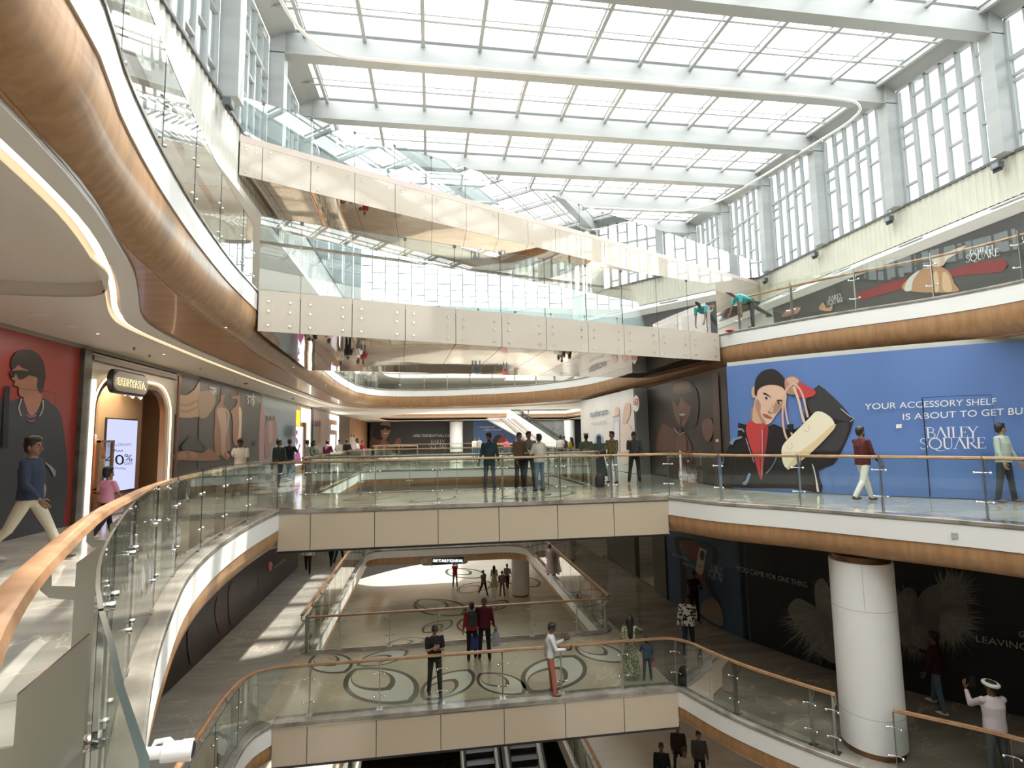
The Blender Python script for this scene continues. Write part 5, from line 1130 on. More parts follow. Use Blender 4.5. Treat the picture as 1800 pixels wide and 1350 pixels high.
# ------------------------------------------------------------------ hanging direction sign
YS = 31.4; a = aty(740, 985, YS); b = aty(823, 985, YS); z0_, z1_ = aty(780, 992, YS).z, aty(780, 978, YS).z
rs = empty('hanging_sign', 'brown hanging sign with a scrolling welcome text over the lowest floor', 'sign', (0, 0, 0))
o = region([(x, y) for x, y in pill(a.x, b.x, (z0_+z1_)/2, (z1_-z0_)/2, 6)], [], 0, 0.12, 'board', mat('sign_brown', (0.30, 0.22, 0.15), 0.4), rs)
for v in o.data.vertices: q_ = v.co.copy(); v.co = (q_.x, YS+q_.z, q_.y)
MB().box(aty(760, 985, YS).x, aty(815, 985, YS).x, YS-0.14, YS-0.12, z0_+0.06, z1_-0.06).build('text_panel', mat('panel_dark', (0.01, 0.01, 0.02), 0.3), rs)
FS = Surf(V2([(-9, YS-0.12), (12, YS-0.12)]), LG, L0)
text(FS, 'OME TO BAILEY SQUARE MAL', [(761, 983), (814, 983), (814, 988), (761, 988)], rs, off=0.05, bold=0.02, glow=emis('sign_white', (0.8, 0.9, 1.0), 2.0)); text(FS, 'UG', [(743, 982), (751, 982), (751, 989), (743, 989)], rs, (0.6, 0.58, 0.52), off=0.12)
for x in (a.x+0.6, b.x-0.6): MB().tube([(x, YS, z1_), (x, YS, L0-0.9)], 0.02, 6).build('hanger', STEEL, rs)
# ------------------------------------------------------------------ escalators
def escalator(xa, xb, y0, z0, y1, z1, label, axis='y', loc=(0, 0, 0)):
    r = empty('escalator', label, 'escalator', loc)
    L = math.hypot(y1-y0, z1-z0); n = int(abs(z1-z0)/0.2)
    P = (lambda x, y, z: (x, y, z)) if axis == 'y' else (lambda x, y, z: (y, x, z))
    st = MB(); rz = MB()
    for i in range(n):
        ya_ = y0+(y1-y0)*i/n; yb_ = y0+(y1-y0)*(i+1)/n; z = z0+(z1-z0)*i/n; z2 = z0+(z1-z0)*(i+1)/n
        zt_ = min(z, z2)+0.02 if False else z2
        st.add([P(xa, ya_, z2), P(xb, ya_, z2), P(xb, yb_, z2), P(xa, yb_, z2)], [(0, 1, 2, 3)])
        rz.add([P(xa, ya_, z), P(xb, ya_, z), P(xb, ya_, z2), P(xa, ya_, z2)], [(0, 1, 2, 3)])
    s = st.build('steps', mat('step_grey', (0.30, 0.30, 0.31), 0.35, 0.6), r); rz.build('risers', mat('riser_black', (0.015, 0.015, 0.016), 0.5), r)
    for x in (xa-0.03, xb+0.03):
        w_ = 0.14; sd = -1 if x < xa else 1
        x2 = x+sd*w_; q = lambda x_, y, z: P(x_, y, z)
        lo, hi = min(x, x2), max(x, x2)
        MB().add([q(lo, y0, z0-0.9), q(hi, y0, z0-0.9), q(hi, y1, z1-0.9), q(lo, y1, z1-0.9), q(lo, y0, z0+0.28), q(hi, y0, z0+0.28), q(hi, y1, z1+0.28), q(lo, y1, z1+0.28)],
            [(0, 1, 2, 3), (7, 6, 5, 4), (0, 4, 5, 1), (3, 2, 6, 7), (0, 3, 7, 4), (1, 5, 6, 2)]).build('truss_side', WHITE, r)
        c = (lo+hi)/2
        MB().bar(q(c, y0, z0+0.62), q(c, y1, z1+0.62), 0.015, 0.66).build('glass_side', GLASS, r)
        MB().tube([q(c, y0, z0+0.97), q(c, y1, z1+0.97)], 0.04, 8).build('handrail', BLACK, r)
        e_ = x-sd*0.0
        MB().bar(q(x, y0, z0+0.15), q(x, y1, z1+0.15), 0.012, 0.06).build('yellow_edge', mat('yellow_line', (0.6, 0.42, 0.05), 0.5), r)
    return r
escalator(2.82, 3.82, 13.6, -14.0, 22.2, LG, 'right of two white sided escalators rising below the lower bridge')
escalator(1.25, 2.25, 13.6, -14.0, 22.2, LG, 'left of two white sided escalators rising below the lower bridge')
Ye = 60.4
p0, p1 = aty(890, 716, Ye), aty(992, 790, Ye)
e = escalator(Ye-0.5, Ye+0.5, p1.x+0.3, 0.0, p0.x-0.2, L2, 'big white escalator going up to the left in the far distance', axis='x')
MB().add([(p1.x, Ye-0.68, 0.1), (p1.x-2.4, Ye-0.68, 0.02), (p0.x-2.2, Ye-0.68, L2-1.1), (p0.x-2.2, Ye-0.68, L2+0.15), (p0.x-0.2, Ye-0.68, L2+0.15),
          (p1.x, Ye+0.68, 0.1), (p1.x-2.4, Ye+0.68, 0.02), (p0.x-2.2, Ye+0.68, L2-1.1), (p0.x-2.2, Ye+0.68, L2+0.15), (p0.x-0.2, Ye+0.68, L2+0.15)],
    [(0, 1, 2, 3, 4), (9, 8, 7, 6, 5), (1, 6, 7, 2), (2, 7, 8, 3)]).build('truss', WHITE, e)
Y2 = 57.9
a, b = aty(880, 742, Y2), aty(945, 800, Y2)
e2 = empty('escalator', 'pale underside of a second escalator with two light lines descending left of the big one', 'escalator', (0, 0, 0))
MB().add([(a.x, Y2, 3.6), (a.x+1.5, Y2, 3.6), (b.x+1.5, Y2, 0.2), (b.x, Y2, 0.2), (a.x, Y2+0.9, 3.6), (a.x+1.5, Y2+0.9, 3.6), (b.x+1.5, Y2+0.9, 0.2), (b.x, Y2+0.9, 0.2)],
    [(0, 3, 2, 1), (4, 5, 6, 7), (0, 1, 5, 4), (1, 2, 6, 5), (2, 3, 7, 6), (3, 0, 4, 7)]).build('truss', mat('truss_beige', (0.42, 0.37, 0.31), 0.4), e2)
for d_ in (0.5, 0.95): MB().bar((a.x+d_, Y2-0.02, 3.58), (b.x+d_, Y2-0.02, 0.22), 0.04, 0.06).build('light_line', emis('cool_line', (1, 0.97, 0.9), 1.5), e2)
# ------------------------------------------------------------------ ceiling fittings
def ceil_thing(px, py, z, name, label, cat, rad, h, m, group=None, lens=None):
    p = atz(px, py, z); r = empty(name, label, cat, (p.x, p.y, z), group)
    MB().loft([((0, 0, -h), rad*0.6, rad*0.6, Vector((1, 0, 0)), Vector((0, 1, 0))), ((0, 0, -h*0.6), rad, rad, Vector((1, 0, 0)), Vector((0, 1, 0))), ((0, 0, 0.0), rad, rad, Vector((1, 0, 0)), Vector((0, 1, 0)))], 0, 20).build('body', m, r, True, 40)
    if lens: MB().tube([(0, 0, -h-0.002), (0, 0, -h)], rad*0.5, 14).build('lens', lens, r)
ceil_thing(68, 552, 3.59, 'ceiling_speaker', 'larger white disc on the ceiling above the red hoarding', 'ceiling disc', 0.13, 0.03, WHITE)
ceil_thing(125, 572, 3.59, 'ceiling_speaker', 'smaller white disc on the ceiling nearer the dark pier', 'ceiling disc', 0.10, 0.03, WHITE)
for px, py, lab in ((172, 586, 'left of the others'), (288, 622, 'over the arched shop')):
    ceil_thing(px, py, 3.59, 'ceiling_downlight', 'tiny warm ceiling downlight '+lab, 'downlight', 0.05, 0.01, WHITE, 'downlights over the left walkway', LED)
for px, py, lab in ((432, 673, 'above the sari hoarding'), (515, 700, 'above the blue grey hoarding'), (563, 716, 'beyond the blossom screen shop')):
    ceil_thing(px, py, 3.59, 'smoke_alarm', 'red ceiling alarm dome '+lab, 'alarm', 0.07, 0.05, mat('alarm_red', (0.35, 0.03, 0.02), 0.4), 'red alarm domes on the left ceiling')
for px, py in ((343, 574), (397, 575), (426, 615), (573, 675), (486, 645), (516, 645), (573, 678), (360, 569)):
    ceil_thing(px, py, L2-1.075, 'soffit_downlight', 'small downlight set in the oak soffit on the left', 'downlight', 0.04, 0.006, BRN, 'downlights in the oak soffit', LED)
for px, py in ((236, 610), (352, 646), (263, 623), (414, 667)):
    ceil_thing(px, py, 3.59, 'sprinkler', 'tiny sprinkler head on the left ceiling', 'sprinkler', 0.025, 0.07, STEEL, 'sprinkler heads on the left ceiling')
# security camera on the fascia, bottom left
p = atz(292, 1322, -0.28)
r = empty('security_camera', 'white bullet security camera mounted on the white fascia at the bottom left', 'security camera', p)
MB().tube([(-0.02, 0, 0), (0.10, 0.02, -0.01)], 0.055, 24).build('body', WHITE, r, True, 40); MB().tube([(0.08, 0.017, -0.008), (0.135, 0.028, -0.013)], 0.06, 24).build('hood', WHITE, r, True, 40)
MB().tube([(0.136, 0.028, -0.013), (0.138, 0.028, -0.013)], 0.045, 20).build('lens', BLACK, r); MB().tube([(-0.10, 0.03, -0.02), (-0.07, 0.03, 0.05), (0.0, 0.03, 0.055), (0.03, 0.02, 0.03)], 0.016, 8).build('cable_loop', WHITE, r, True)
MB().tube([(-0.12, 0, 0), (-0.02, 0, 0)], 0.035, 16).build('bracket', WHITE, r, True, 40)
p = atz(1666, 955, -0.27); q = min(E1R, key=lambda v: (v-p.xy).length)
o = MB().obox((0, 0, 0), Vector((0.77, -0.63, 0)), Vector((0.63, 0.77, 0)), Vector((0, 0, 1)), 0.06, 0.012, 0.05).build('wall_sensor', mat('sensor_grey', (0.42, 0.42, 0.41), 0.5)); o.location = (q.x, q.y, -0.27)
tag(o, 'small square grey sensor box on the white fascia at the right', 'sensor')
# unseen area lights added as fill to brighten the corridors under the slabs
for x, y, z, e_, sx_, sy_ in ((-5.9, 9.5, 3.55, 40, 0.6, 5), (-6.1, 18, 3.55, 55, 0.6, 9), (-6.1, 30, 3.55, 60, 0.6, 12), (3, 42, 3.5, 160, 14, 3), (7, 26, 3.5, 60, 1.2, 10), (9.5, 16, 3.5, 45, 1.2, 4),
        (-5, 18, L0-0.0+3.75, 45, 1.0, 14), (3, 38, -0.95, 140, 12, 6), (7.4, 24, -0.95, 14, 1, 10), (0, 30, L0-0.95, 60, 10, 3), (8, 14, L0-0.95, 25, 3, 6), (-5, 30, 8.0, 60, 2, 14)):
    la = bpy.data.lights.new('corridor_fill', 'AREA'); la.energy = e_; la.color = (1, 0.88, 0.74); la.shape = 'RECTANGLE'; la.size = sx_; la.size_y = sy_
    lo = bpy.data.objects.new('corridor_fill', la); COL.objects.link(lo); lo.location = (x, y, z)
# ------------------------------------------------------------------ people
def solid(mb, vox, name, m, parent, raw=None, it=2):
    me = mb.mesh('t'); o = bpy.data.objects.new('t', me); COL.objects.link(o)
    md = o.modifiers.new('r', 'REMESH'); md.mode = 'VOXEL'; md.voxel_size = vox; md.use_smooth_shade = True
    sm = o.modifiers.new('s', 'SMOOTH'); sm.iterations = it; sm.factor = 0.5
    me2 = bpy.data.meshes.new_from_object(o.evaluated_get(bpy.context.evaluated_depsgraph_get()))
    bpy.data.objects.remove(o); bpy.data.meshes.remove(me)
    if raw and raw.v:
        n = len(me2.vertices); bm = bmesh.new(); bm.from_mesh(me2); vs = [bm.verts.new(v) for v in raw.v]
        for f in raw.f:
            try: bm.faces.new([vs[i] for i in f])
            except ValueError: pass
        bm.to_mesh(me2); bm.free()
    me2.polygons.foreach_set('use_smooth', [True]*len(me2.polygons)); me2.name = name; me2.materials.clear()
    return link(name, me2, m, parent)
SKIN = {'a': mat('skin_brown', (0.24, 0.125, 0.075), 0.5), 'b': mat('skin_dark', (0.13, 0.065, 0.04), 0.5), 'c': mat('skin_tan', (0.33, 0.19, 0.12), 0.5)}
HAIR = mat('hair_black', (0.012, 0.010, 0.009), 0.5)
def cloth(name, c, c2=None, sc=1.0, lo=0.45, hi=0.5): 
    return noisy('cloth_'+name, c, c2, (1, 1, 1), 0.8, detail=2, nscale=sc, lo=lo, hi=hi, spec=0.2) if c2 else mat('cloth_'+name, c, 0.85, spec=0.2)
def rotm(v, axis, deg): return Quaternion(axis, math.radians(deg)) @ v
def person(pos, H, yaw, label, top, bottom, arms=((8, 6, 12), (8, 6, 12)), legs=((0, 0), (0, 0)), lean=0, head=(0, 0), skin='a', vox=0.02, hair='short',
           sleeve='long', style='shirt', shoes=(0.03, 0.03, 0.035), beard=False, headwear=None, twist=0, side=0, bottoms='trousers', sink=0.0, fists=40, slim=1.12, cap_col=None, fit=1.06, hem=0.0, bare=False):
    r = empty('person', label, 'person', pos); s = H/1.72; X, Yv, Z = Vector((1, 0, 0)), Vector((0, 1, 0)), Vector((0, 0, 1))
    r.rotation_euler = (0, 0, -math.radians(yaw))
    dwn = lambda a, abd=0, sg=1: rotm(rotm(-Z, X, a), Yv, -abd*sg)     # a>0 swings forward
    hipz = 0.90*s; pel = Vector((0, 0, hipz)); hips = {}; knees = {}; ank = {}
    for i, sg in ((0, -1), (1, 1)):
        h, k = legs[i][:2]; ab = legs[i][2] if len(legs[i]) > 2 else 2
        hp = pel+X*(0.088*s*sg); d = dwn(h, ab, sg); kn = hp+d*(0.43*s); d2 = rotm(d, X, -k); an = kn+d2*(0.41*s); hips[i], knees[i], ank[i] = hp, kn, an
    low = min(ank[0].z, ank[1].z)-0.065*s; off = Vector((0, 0, -low-sink))
    pel = pel+off
    for D in (hips, knees, ank):
        for i in D: D[i] = D[i]+off
    T = lambda v: rotm(rotm(rotm(v, Z, -twist), Yv, side), X, -lean)
    tz, tx, ty = T(Z), T(X), T(Yv); chest = pel+tz*(0.36*s); neck = pel+tz*(0.54*s); shz = pel+tz*(0.485*s)
    hn = rotm(rotm(tz, tx, -head[1]*0.6), Z, 0); hc = neck+hn*(0.135*s)
    hq = lambda v: rotm(rotm(v, Z, -head[0]), rotm(X, Z, -head[0]), -head[1])
    hx, hy, hz = hq(tx if abs(lean) < 25 else X), hq(ty if abs(lean) < 25 else Yv), hq(tz if abs(lean) < 25 else tz)
    SM = SKIN[skin]; body = MB(); raw = MB(); w = slim
    elb = {}; wri = {}; sho = {}
    for i, sg in ((0, -1), (1, 1)):
        a, ab, e = arms[i][:3]; inw = arms[i][3] if len(arms[i]) > 3 else 10
        sh = shz+tx*(0.165*s*sg*w)-tz*(0.022*s); sho[i] = sh
        d = T(rotm(rotm(-Z, X, a), Yv, -ab*sg)); el = sh+d*(0.285*s)
        ax = d.cross(T(Yv)*1.0+Z*0.001); ax = T(X) if ax.length < 0.3 else T(X)
        f = rotm(d, ax, e); f = rotm(f, Z, inw*sg) if e > 20 else f; wr = el+f*(0.25*s); elb[i], wri[i] = el, wr
        body.cap(sh, el, 0.042*s, 0.034*s).cap(el, wr, 0.034*s, 0.024*s)
        # hand: palm, four fingers, thumb
        nrm = f.cross(Z); nrm = nrm.normalized() if nrm.length > 0.1 else X.copy(); pz = nrm.cross(f).normalized()
        pc = wr+f*(0.05*s); rot = Matrix((nrm*1, f, pz)).transposed().to_3x3()
        body.ell(pc, (0.018*s, 0.052*s, 0.040*s), 10, 7, rot)
        palm = nrm*(-sg)
        for j in range(4):
            b0 = wr+f*(0.088*s)+pz*((j-1.5)*0.0195*s); ln = (0.072, 0.082, 0.076, 0.060)[3-j]*s; cv = rotm(f, pz, fists*(-sg)*-1) if False else (f*math.cos(math.radians(fists))+palm*math.sin(math.radians(fists)))
            m1 = b0+(f*math.cos(math.radians(fists*0.4))+palm*math.sin(math.radians(fists*0.4)))*(ln*0.5); raw.cap(b0-f*0.01, m1, 0.0088*s, 0.0085*s, 6).cap(m1, m1+cv*(ln*0.5), 0.0085*s, 0.007*s, 6)
        t0 = wr+f*(0.03*s)+pz*(0.03*s); t1 = t0+(f*0.6+pz*0.75+palm*0.3).normalized()*(0.045*s); raw.cap(t0, t1, 0.011*s, 0.009*s, 6).cap(t1, t1+(f*0.9+palm*0.4).normalized()*(0.03*s), 0.009*s, 0.0075*s, 6)
    hscale = 1.05 if H > 1.35 else 1.24
    R3 = Matrix((hx, hy, hz)).transposed().to_3x3(); q = s*hscale
    body.cap(neck-tz*(0.05*s), hc-hz*(0.03*q), 0.052*s, 0.048*s)
    body.ell(hc+hz*(0.022*q)-hy*(0.008*q), (0.073*q, 0.092*q, 0.095*q), 14, 10, R3).ell(hc-hz*(0.045*q)+hy*(0.026*q), (0.052*q, 0.056*q, 0.062*q), 12, 8, R3)
    body.ell(hc-hz*(0.085*q)+hy*(0.052*q), (0.026*q, 0.026*q, 0.022*q), 8, 6, R3)
    if vox < 0.03:
        raw.cap(hc+hy*(0.080*q)+hz*(0.012*q), hc+hy*(0.101*q)-hz*(0.030*q), 0.008*q, 0.0135*q, 8)
        for sg in (-1, 1):
            raw.ell(hc+hx*(0.072*q*sg)-hz*(0.01*q)-hy*(0.005*q), (0.010*q, 0.020*q, 0.030*q), 8, 6, R3)
    body.loft([(pel, 0.12*s*w, 0.09*s, X, Yv), (pel+tz*0.15*s, 0.115*s*w, 0.08*s, tx, ty), (chest, 0.13*s*w, 0.09*s, tx, ty), (shz, 0.12*s*w, 0.07*s, tx, ty), (neck, 0.05*s, 0.05*s, tx, ty)])
    for i in (0, 1):
        body.cap(hips[i], knees[i], 0.068*s, 0.05*s).cap(knees[i], ank[i], 0.048*s, 0.032*s)
        if bare: body.ell(ank[i]+Vector((0, 0.045*s, -0.035*s)), (0.038*s, 0.10*s, 0.030*s), 10, 6)
    solid(body, vox, 'body', SM, r, raw)
    # face
    if vox < 0.021:
        for sg in (-1, 1):
            MB().ell(hc+hy*(0.078*q)+hz*(0.018*q)+hx*(0.030*q*sg), (0.011*q, 0.006*q, 0.006*q), 8, 6, R3).build('eye', mat('eye_dark', (0.02, 0.015, 0.012), 0.2), r, True)
            MB().bar(hc+hy*(0.084*q)+hz*(0.036*q)+hx*(0.014*q*sg), hc+hy*(0.078*q)+hz*(0.036*q)+hx*(0.044*q*sg), 0.006*q, 0.007*q).build('eyebrow', HAIR, r)
        MB().ell(hc+hy*(0.082*q)-hz*(0.052*q), (0.022*q, 0.006*q, 0.006*q), 8, 6, R3).build('mouth', mat('lip_brown', (0.16, 0.05, 0.045), 0.4), r, True)
    # hair
    hm = MB(); hb_ = hc+hz*(0.034*q)-hy*(0.018*q)
    if hair != 'none':
        hm.ell(hb_, (0.081*q, 0.094*q, 0.096*q), 14, 10, R3)
        hm.ell(hc+hz*(0.095*q)+hy*(0.038*q), (0.062*q, 0.050*q, 0.030*q), 10, 6, R3).ell(hc-hz*(0.03*q)-hy*(0.055*q), (0.062*q, 0.040*q, 0.055*q), 10, 6, R3)
        if hair == 'fluffy': hm.ell(hc+hz*(0.10*q)-hy*0.01*q, (0.088*q, 0.098*q, 0.055*q), 12, 8, R3)
        if hair == 'long': hm.ell(hc-hz*(0.05*q)-hy*(0.045*q), (0.115*q, 0.10*q, 0.15*q), 12, 8, R3)
        if hair in ('long', 'pony'):
            hm.cap(hc-hy*(0.06*q), neck-ty*(0.09*s)-tz*(0.10*s), 0.088*q if hair == 'long' else 0.05*q, 0.07*q).cap(neck-ty*(0.09*s)-tz*(0.10*s), neck-ty*(0.115*s)-tz*(0.30*s), 0.085*q if hair == 'long' else 0.03*q, 0.05*q)
        solid(hm, min(vox, 0.014), 'hair', HAIR, r)
    if beard: solid(MB().ell(hc-hz*(0.065*q)+hy*(0.035*q), (0.057*q, 0.057*q, 0.052*q), 10, 8, R3).ell(hc-hz*(0.10*q)+hy*(0.05*q), (0.034*q, 0.034*q, 0.034*q), 8, 6, R3), min(vox, 0.014), 'beard', HAIR, r)
    if headwear == 'cap': MB().tube([hc+hz*(0.06*q), hc+hz*(0.10*q), hc+hz*(0.135*q)], 0, 16, rr=[0.092*q, 0.092*q, 0.08*q]).build('cap', cap_col or mat('cap_cream', (0.55, 0.48, 0.3), 0.8), r, True, 50)
    if headwear == 'turban':
        tb = MB(); tb.tube([hc+hz*(0.065*q)+hx*(0.092*q*math.cos(a))+hy*(0.104*q*math.sin(a))+hz*(0.012*q*math.sin(a)) for a in [2*math.pi*j/20 for j in range(20)]], 0.034*q, 10, closed=True)
        tb.build('turban', mat('turban_white', (0.78, 0.76, 0.70), 0.8), r, True)
    if headwear in ('scarf', 'shawl'):
        c = cap_col or mat('scarf_blue', (0.16, 0.22, 0.24), 0.8); m2 = MB()
        if headwear == 'scarf': m2.ell(hb_, (0.090*q, 0.104*q, 0.106*q), 12, 9, R3).cap(hc-hz*(0.05*q)-hy*(0.03*q), neck-tz*0.06*s, 0.075*q, 0.12*s).cap(neck-tz*0.06*s-ty*0.03*s, chest-ty*0.07*s, 0.11*s, 0.07*s)
        else: m2.tube([shz-tx*0.2*s+tz*0.0+ty*0.03*s, neck-ty*0.09*s-tz*0.03*s, shz+tx*0.2*s+ty*0.03*s], 0.06*s, 10).cap(neck-ty*0.09*s-tz*0.03*s, chest-ty*0.12*s, 0.09*s, 0.05*s)
        solid(m2, max(vox, 0.014), 'headscarf' if headwear == 'scarf' else 'shawl', c, r)
    # top
    m3 = MB(); b0 = pel-Z*((0.02+hem)*s) if style != 'tee' else pel-Z*(0.0+hem)*s; g = w*fit
    rings = [(b0, 0.152*s*g, 0.115*s*g, X, Yv), (pel+tz*(0.06*s), 0.150*s*g, 0.112*s*g, X, Yv), (pel+tz*(0.18*s), 0.142*s*g, 0.105*s*g, tx, ty), (chest, 0.158*s*g, 0.115*s*g, tx, ty),
             (shz-tz*0.03*s, 0.155*s*g, 0.10*s, tx, ty), (shz-tz*0.002*s, 0.135*s*g, 0.088*s, tx, ty), (shz+tz*(0.025*s), 0.088*s*g, 0.07*s, tx, ty), (neck-tz*0.005*s, 0.058*s, 0.056*s, tx, ty)]
    if bottoms == 'dress' or style == 'kurta':
        kn = 0.30 if bottoms == 'dress' else 0.26
        ctr = (ank[0]+ank[1])/2
        lowc = Vector((ctr.x*0.6, ctr.y*0.6, (0.16 if bottoms == 'dress' else 0.52)*s)); rr_ = 0.27 if bottoms == 'dress' else 0.19
        rings = [(lowc, rr_*s*g, rr_*0.8*s*g, X, Yv), ((lowc+pel)/2, (0.21 if bottoms == 'dress' else 0.17)*s*g, 0.15*s*g, X, Yv)]+rings
    m3.loft(rings)
    for i in (0, 1):
        m3.cap(sho[i], elb[i], 0.056*s*fit, 0.047*s*fit) if sleeve == 'long' else (m3.cap(sho[i], sho[i].lerp(elb[i], 0.7), 0.056*s*fit, 0.054*s*fit) if sleeve == 'short' else None)
        if sleeve == 'long': m3.cap(elb[i], elb[i].lerp(wri[i], 0.86), 0.049*s*fit, 0.036*s)
        if sleeve == 'three': m3.cap(sho[i], elb[i], 0.055*s, 0.048*s).cap(elb[i], elb[i].lerp(wri[i], 0.2), 0.05*s, 0.046*s)
    solid(m3, vox, 'dress' if bottoms == 'dress' else ('kurta' if style == 'kurta' else 'shirt'), top, r)
    if bottoms != 'dress':
        m4 = MB(); m4.ell(pel-Z*0.0*s, (0.150*s*w, 0.112*s, 0.115*s), 14, 9)
        for i in (0, 1):
            m4.cap(hips[i]-Z*0.01*s, knees[i], 0.090*s, 0.064*s); m4.cap(knees[i], knees[i].lerp(ank[i], 0.97), 0.064*s, 0.052*s)
        solid(m4, vox, 'trousers', bottom, r)
    else:
        pass
    if not bare:
        for i in (0, 1):
            fz = min(0.0, 0.0); a0 = ank[i]
            MB().ell(a0+Vector((0, 0.05*s, -0.030*s)), (0.044*s, 0.125*s, 0.036*s), 12, 8).ell(a0+Vector((0, -0.01*s, -0.012*s)), (0.040*s, 0.055*s, 0.045*s), 10, 7).build('shoe', mat('shoe_%03d' % int(shoes[0]*1000), shoes, 0.6), r, True)
    loc = r.matrix_world
    Mx = Matrix.Translation(Vector(pos)) @ Matrix.Rotation(-math.radians(yaw), 4, 'Z')
    return {'obj': r, 'wri': [Mx @ wri[0], Mx @ wri[1]], 'head': Mx @ hc, 'M': Mx, 'pel': Mx @ pel, 'neck': Mx @ neck, 'back': Mx @ (chest-ty*0.13*s), 's': s}
def P3(px, py, z): p = atz(px, py, z); return (p.x, p.y, z+0.012)
def at_row(px, Y, z): p = aty(px, 770, Y); return (p.x, Y, z+0.012)
WALK = ((24, 6), (-18, 22)); WALK2 = ((-20, 24), (26, 5)); STAND = ((0, 2, 4), (2, 3, 4))
SW = ((-18, 8, 18), (22, 8, 25)); SW2 = ((22, 8, 25), (-18, 8, 18)); PHONE = ((26, 4, 84, 46), (30, 4, 88, 46)); DOWN = ((4, 8, 10), (4, 8, 10))
J = cloth('jeans', (0.07, 0.10, 0.15)); JL = cloth('jeans_light', (0.26, 0.32, 0.36)); BLK = cloth('black', (0.014, 0.014, 0.016)); GRY = cloth('grey', (0.10, 0.11, 0.12)); WHC = cloth('white', (0.60, 0.59, 0.55))
# level one
a = person(P3(45, 990, 0), 1.74, 82, 'person in a navy sweater and cream trousers striding right past the red hoarding', cloth('navy', (0.035, 0.045, 0.075)), cloth('cream', (0.50, 0.46, 0.36)), ((-14, 8, 16), (10, 10, 30)), ((26, 4), (-24, 22)), vox=0.012, head=(8, 0), hair='fluffy', fit=1.08, shoes=(0.06, 0.05, 0.045))
b = person((-6.1, 8.35, 0.012), 1.70, 95, 'person in a white shirt half hidden behind the navy sweater walker', cloth('white_b', (0.5, 0.5, 0.48)), BLK, SW, WALK, vox=0.016, shoes=(0.45, 0.45, 0.47))
c = person((-5.32, 10.1, 0.012), 1.18, 25, 'child in a pink top and black trousers walking beside the near handrail', cloth('pink', (0.55, 0.25, 0.34)), BLK, SW, ((20, 5), (-18, 20)), vox=0.014, sleeve='short', hair='fluffy', shoes=(0.35, 0.25, 0.25))
d = person(at_row(424, 16.8, 0), 1.68, 185, 'person in a white polo shirt looking down by the sari hoarding', WHC, GRY, ((10, 8, 20), (34, 6, 90, 25)), STAND, head=(0, 28), sleeve='short', skin='b')
person(P3(489, 858, 0), 1.66, 20, 'person in a dark green shirt and dark jeans walking away on the left walkway', cloth('dkgreen', (0.03, 0.045, 0.04)), cloth('dkj', (0.05, 0.06, 0.08)), DOWN, ((10, 2), (-8, 12)), head=(30, 0), hair='short')
person(P3(508, 846, 0), 1.72, 10, 'person in a black tee and blue jeans holding a phone up by the blossom screen', BLK, cloth('midj', (0.14, 0.19, 0.25)), ((6, 8, 14), (40, 12, 110, 10)), WALK, sleeve='short', shoes=(0.5, 0.5, 0.5))
row = [(541, 25.5, 1.62, 60, cloth('palegrey', (0.4, 0.4, 0.38)), J, 'person in a pale grey top with black hair near the gold shopfront', 'short', None), (552, 25.0, 1.60, 130, cloth('olive', (0.08, 0.11, 0.07)), GRY, 'person with long black hair and an olive dress leaning by the handrail', 'long', None),
    (576, 26, 1.60, 20, cloth('maroon_w', (0.13, 0.02, 0.05)), BLK, 'person in a maroon top with a pink shawl over the shoulders', 'short', 'shawl'), (596, 33, 1.62, 200, cloth('beige_s', (0.42, 0.38, 0.32)), GRY, 'person in a beige shirt before the brown louvred panel', 'short', None),
    (610, 31, 1.64, 20, BLK, BLK, 'person in black seen from behind, left of the peach hoarding figures', 'short', None), (628, 32, 1.66, 100, WHC, J, 'bearded person in white in front of the peach hoarding', 'fluffy', None), (637, 33, 1.56, 160, cloth('deepred', (0.20, 0.02, 0.03)), GRY, 'person in a deep red top at the right end of the left walkway group', 'short', None)]
for px, Y, h, yw, t, bt, lb, hr_, hw in row:
    person(at_row(px, Y, 0), h, yw, lb, t, bt, ((10, 8, 30), (20, 8, 40)), STAND, vox=0.026, hair=hr_, headwear=hw, cap_col=cloth('pinkshawl', (0.55, 0.33, 0.40)) if hw else None, beard='bearded' in lb)
m1 = person(P3(861, 862, 0), 1.72, 196, 'bearded person in a dark teal kurta and jeans walking on the upper bridge', cloth('teal_k', (0.035, 0.065, 0.08)), J, ((6, 12, 16), (4, 12, 14)), ((8, 2, 5), (-6, 8, 5)), vox=0.018, hair='fluffy', beard=True, head=(18, 22), style='shirt', hem=0.14, shoes=(0.14, 0.07, 0.05))
person(P3(914, 861, 0), 1.72, 150, 'person in a brown shirt and dark trousers, left of the chatting trio', cloth('brown_sh', (0.13, 0.085, 0.055)), cloth('dkbrown', (0.035, 0.03, 0.03)), ((30, 8, 95, 30), (10, 8, 20)), STAND, vox=0.018, head=(20, 6), shoes=(0.5, 0.48, 0.45))
person(P3(931, 856, 0), 1.76, 185, 'person in grey standing at the back of the chatting trio', cloth('grey_t', (0.22, 0.21, 0.19)), J, DOWN, STAND, vox=0.018, head=(-30, 0))
person(P3(949, 864, 0), 1.66, 330, 'person in a white shirt and blue jeans with back turned in the chatting trio', cloth('white_t', (0.58, 0.56, 0.50)), cloth('bluej', (0.13, 0.19, 0.26)), ((25, 10, 90, 30), (6, 10, 14)), STAND, vox=0.018, fit=1.12, hem=0.03, shoes=(0.04, 0.035, 0.03))
person(P3(1078, 850, 0), 1.72, 230, 'person in a yellow patterned shirt and pale blue trousers by the right walkway railing', cloth('yellow_p', (0.42, 0.36, 0.18), (0.10, 0.08, 0.04), 40), cloth('paleblue', (0.36, 0.44, 0.45)), ((12, 8, 40), (20, 8, 60)), STAND, vox=0.018, sleeve='three', head=(10, 0), fit=1.08)
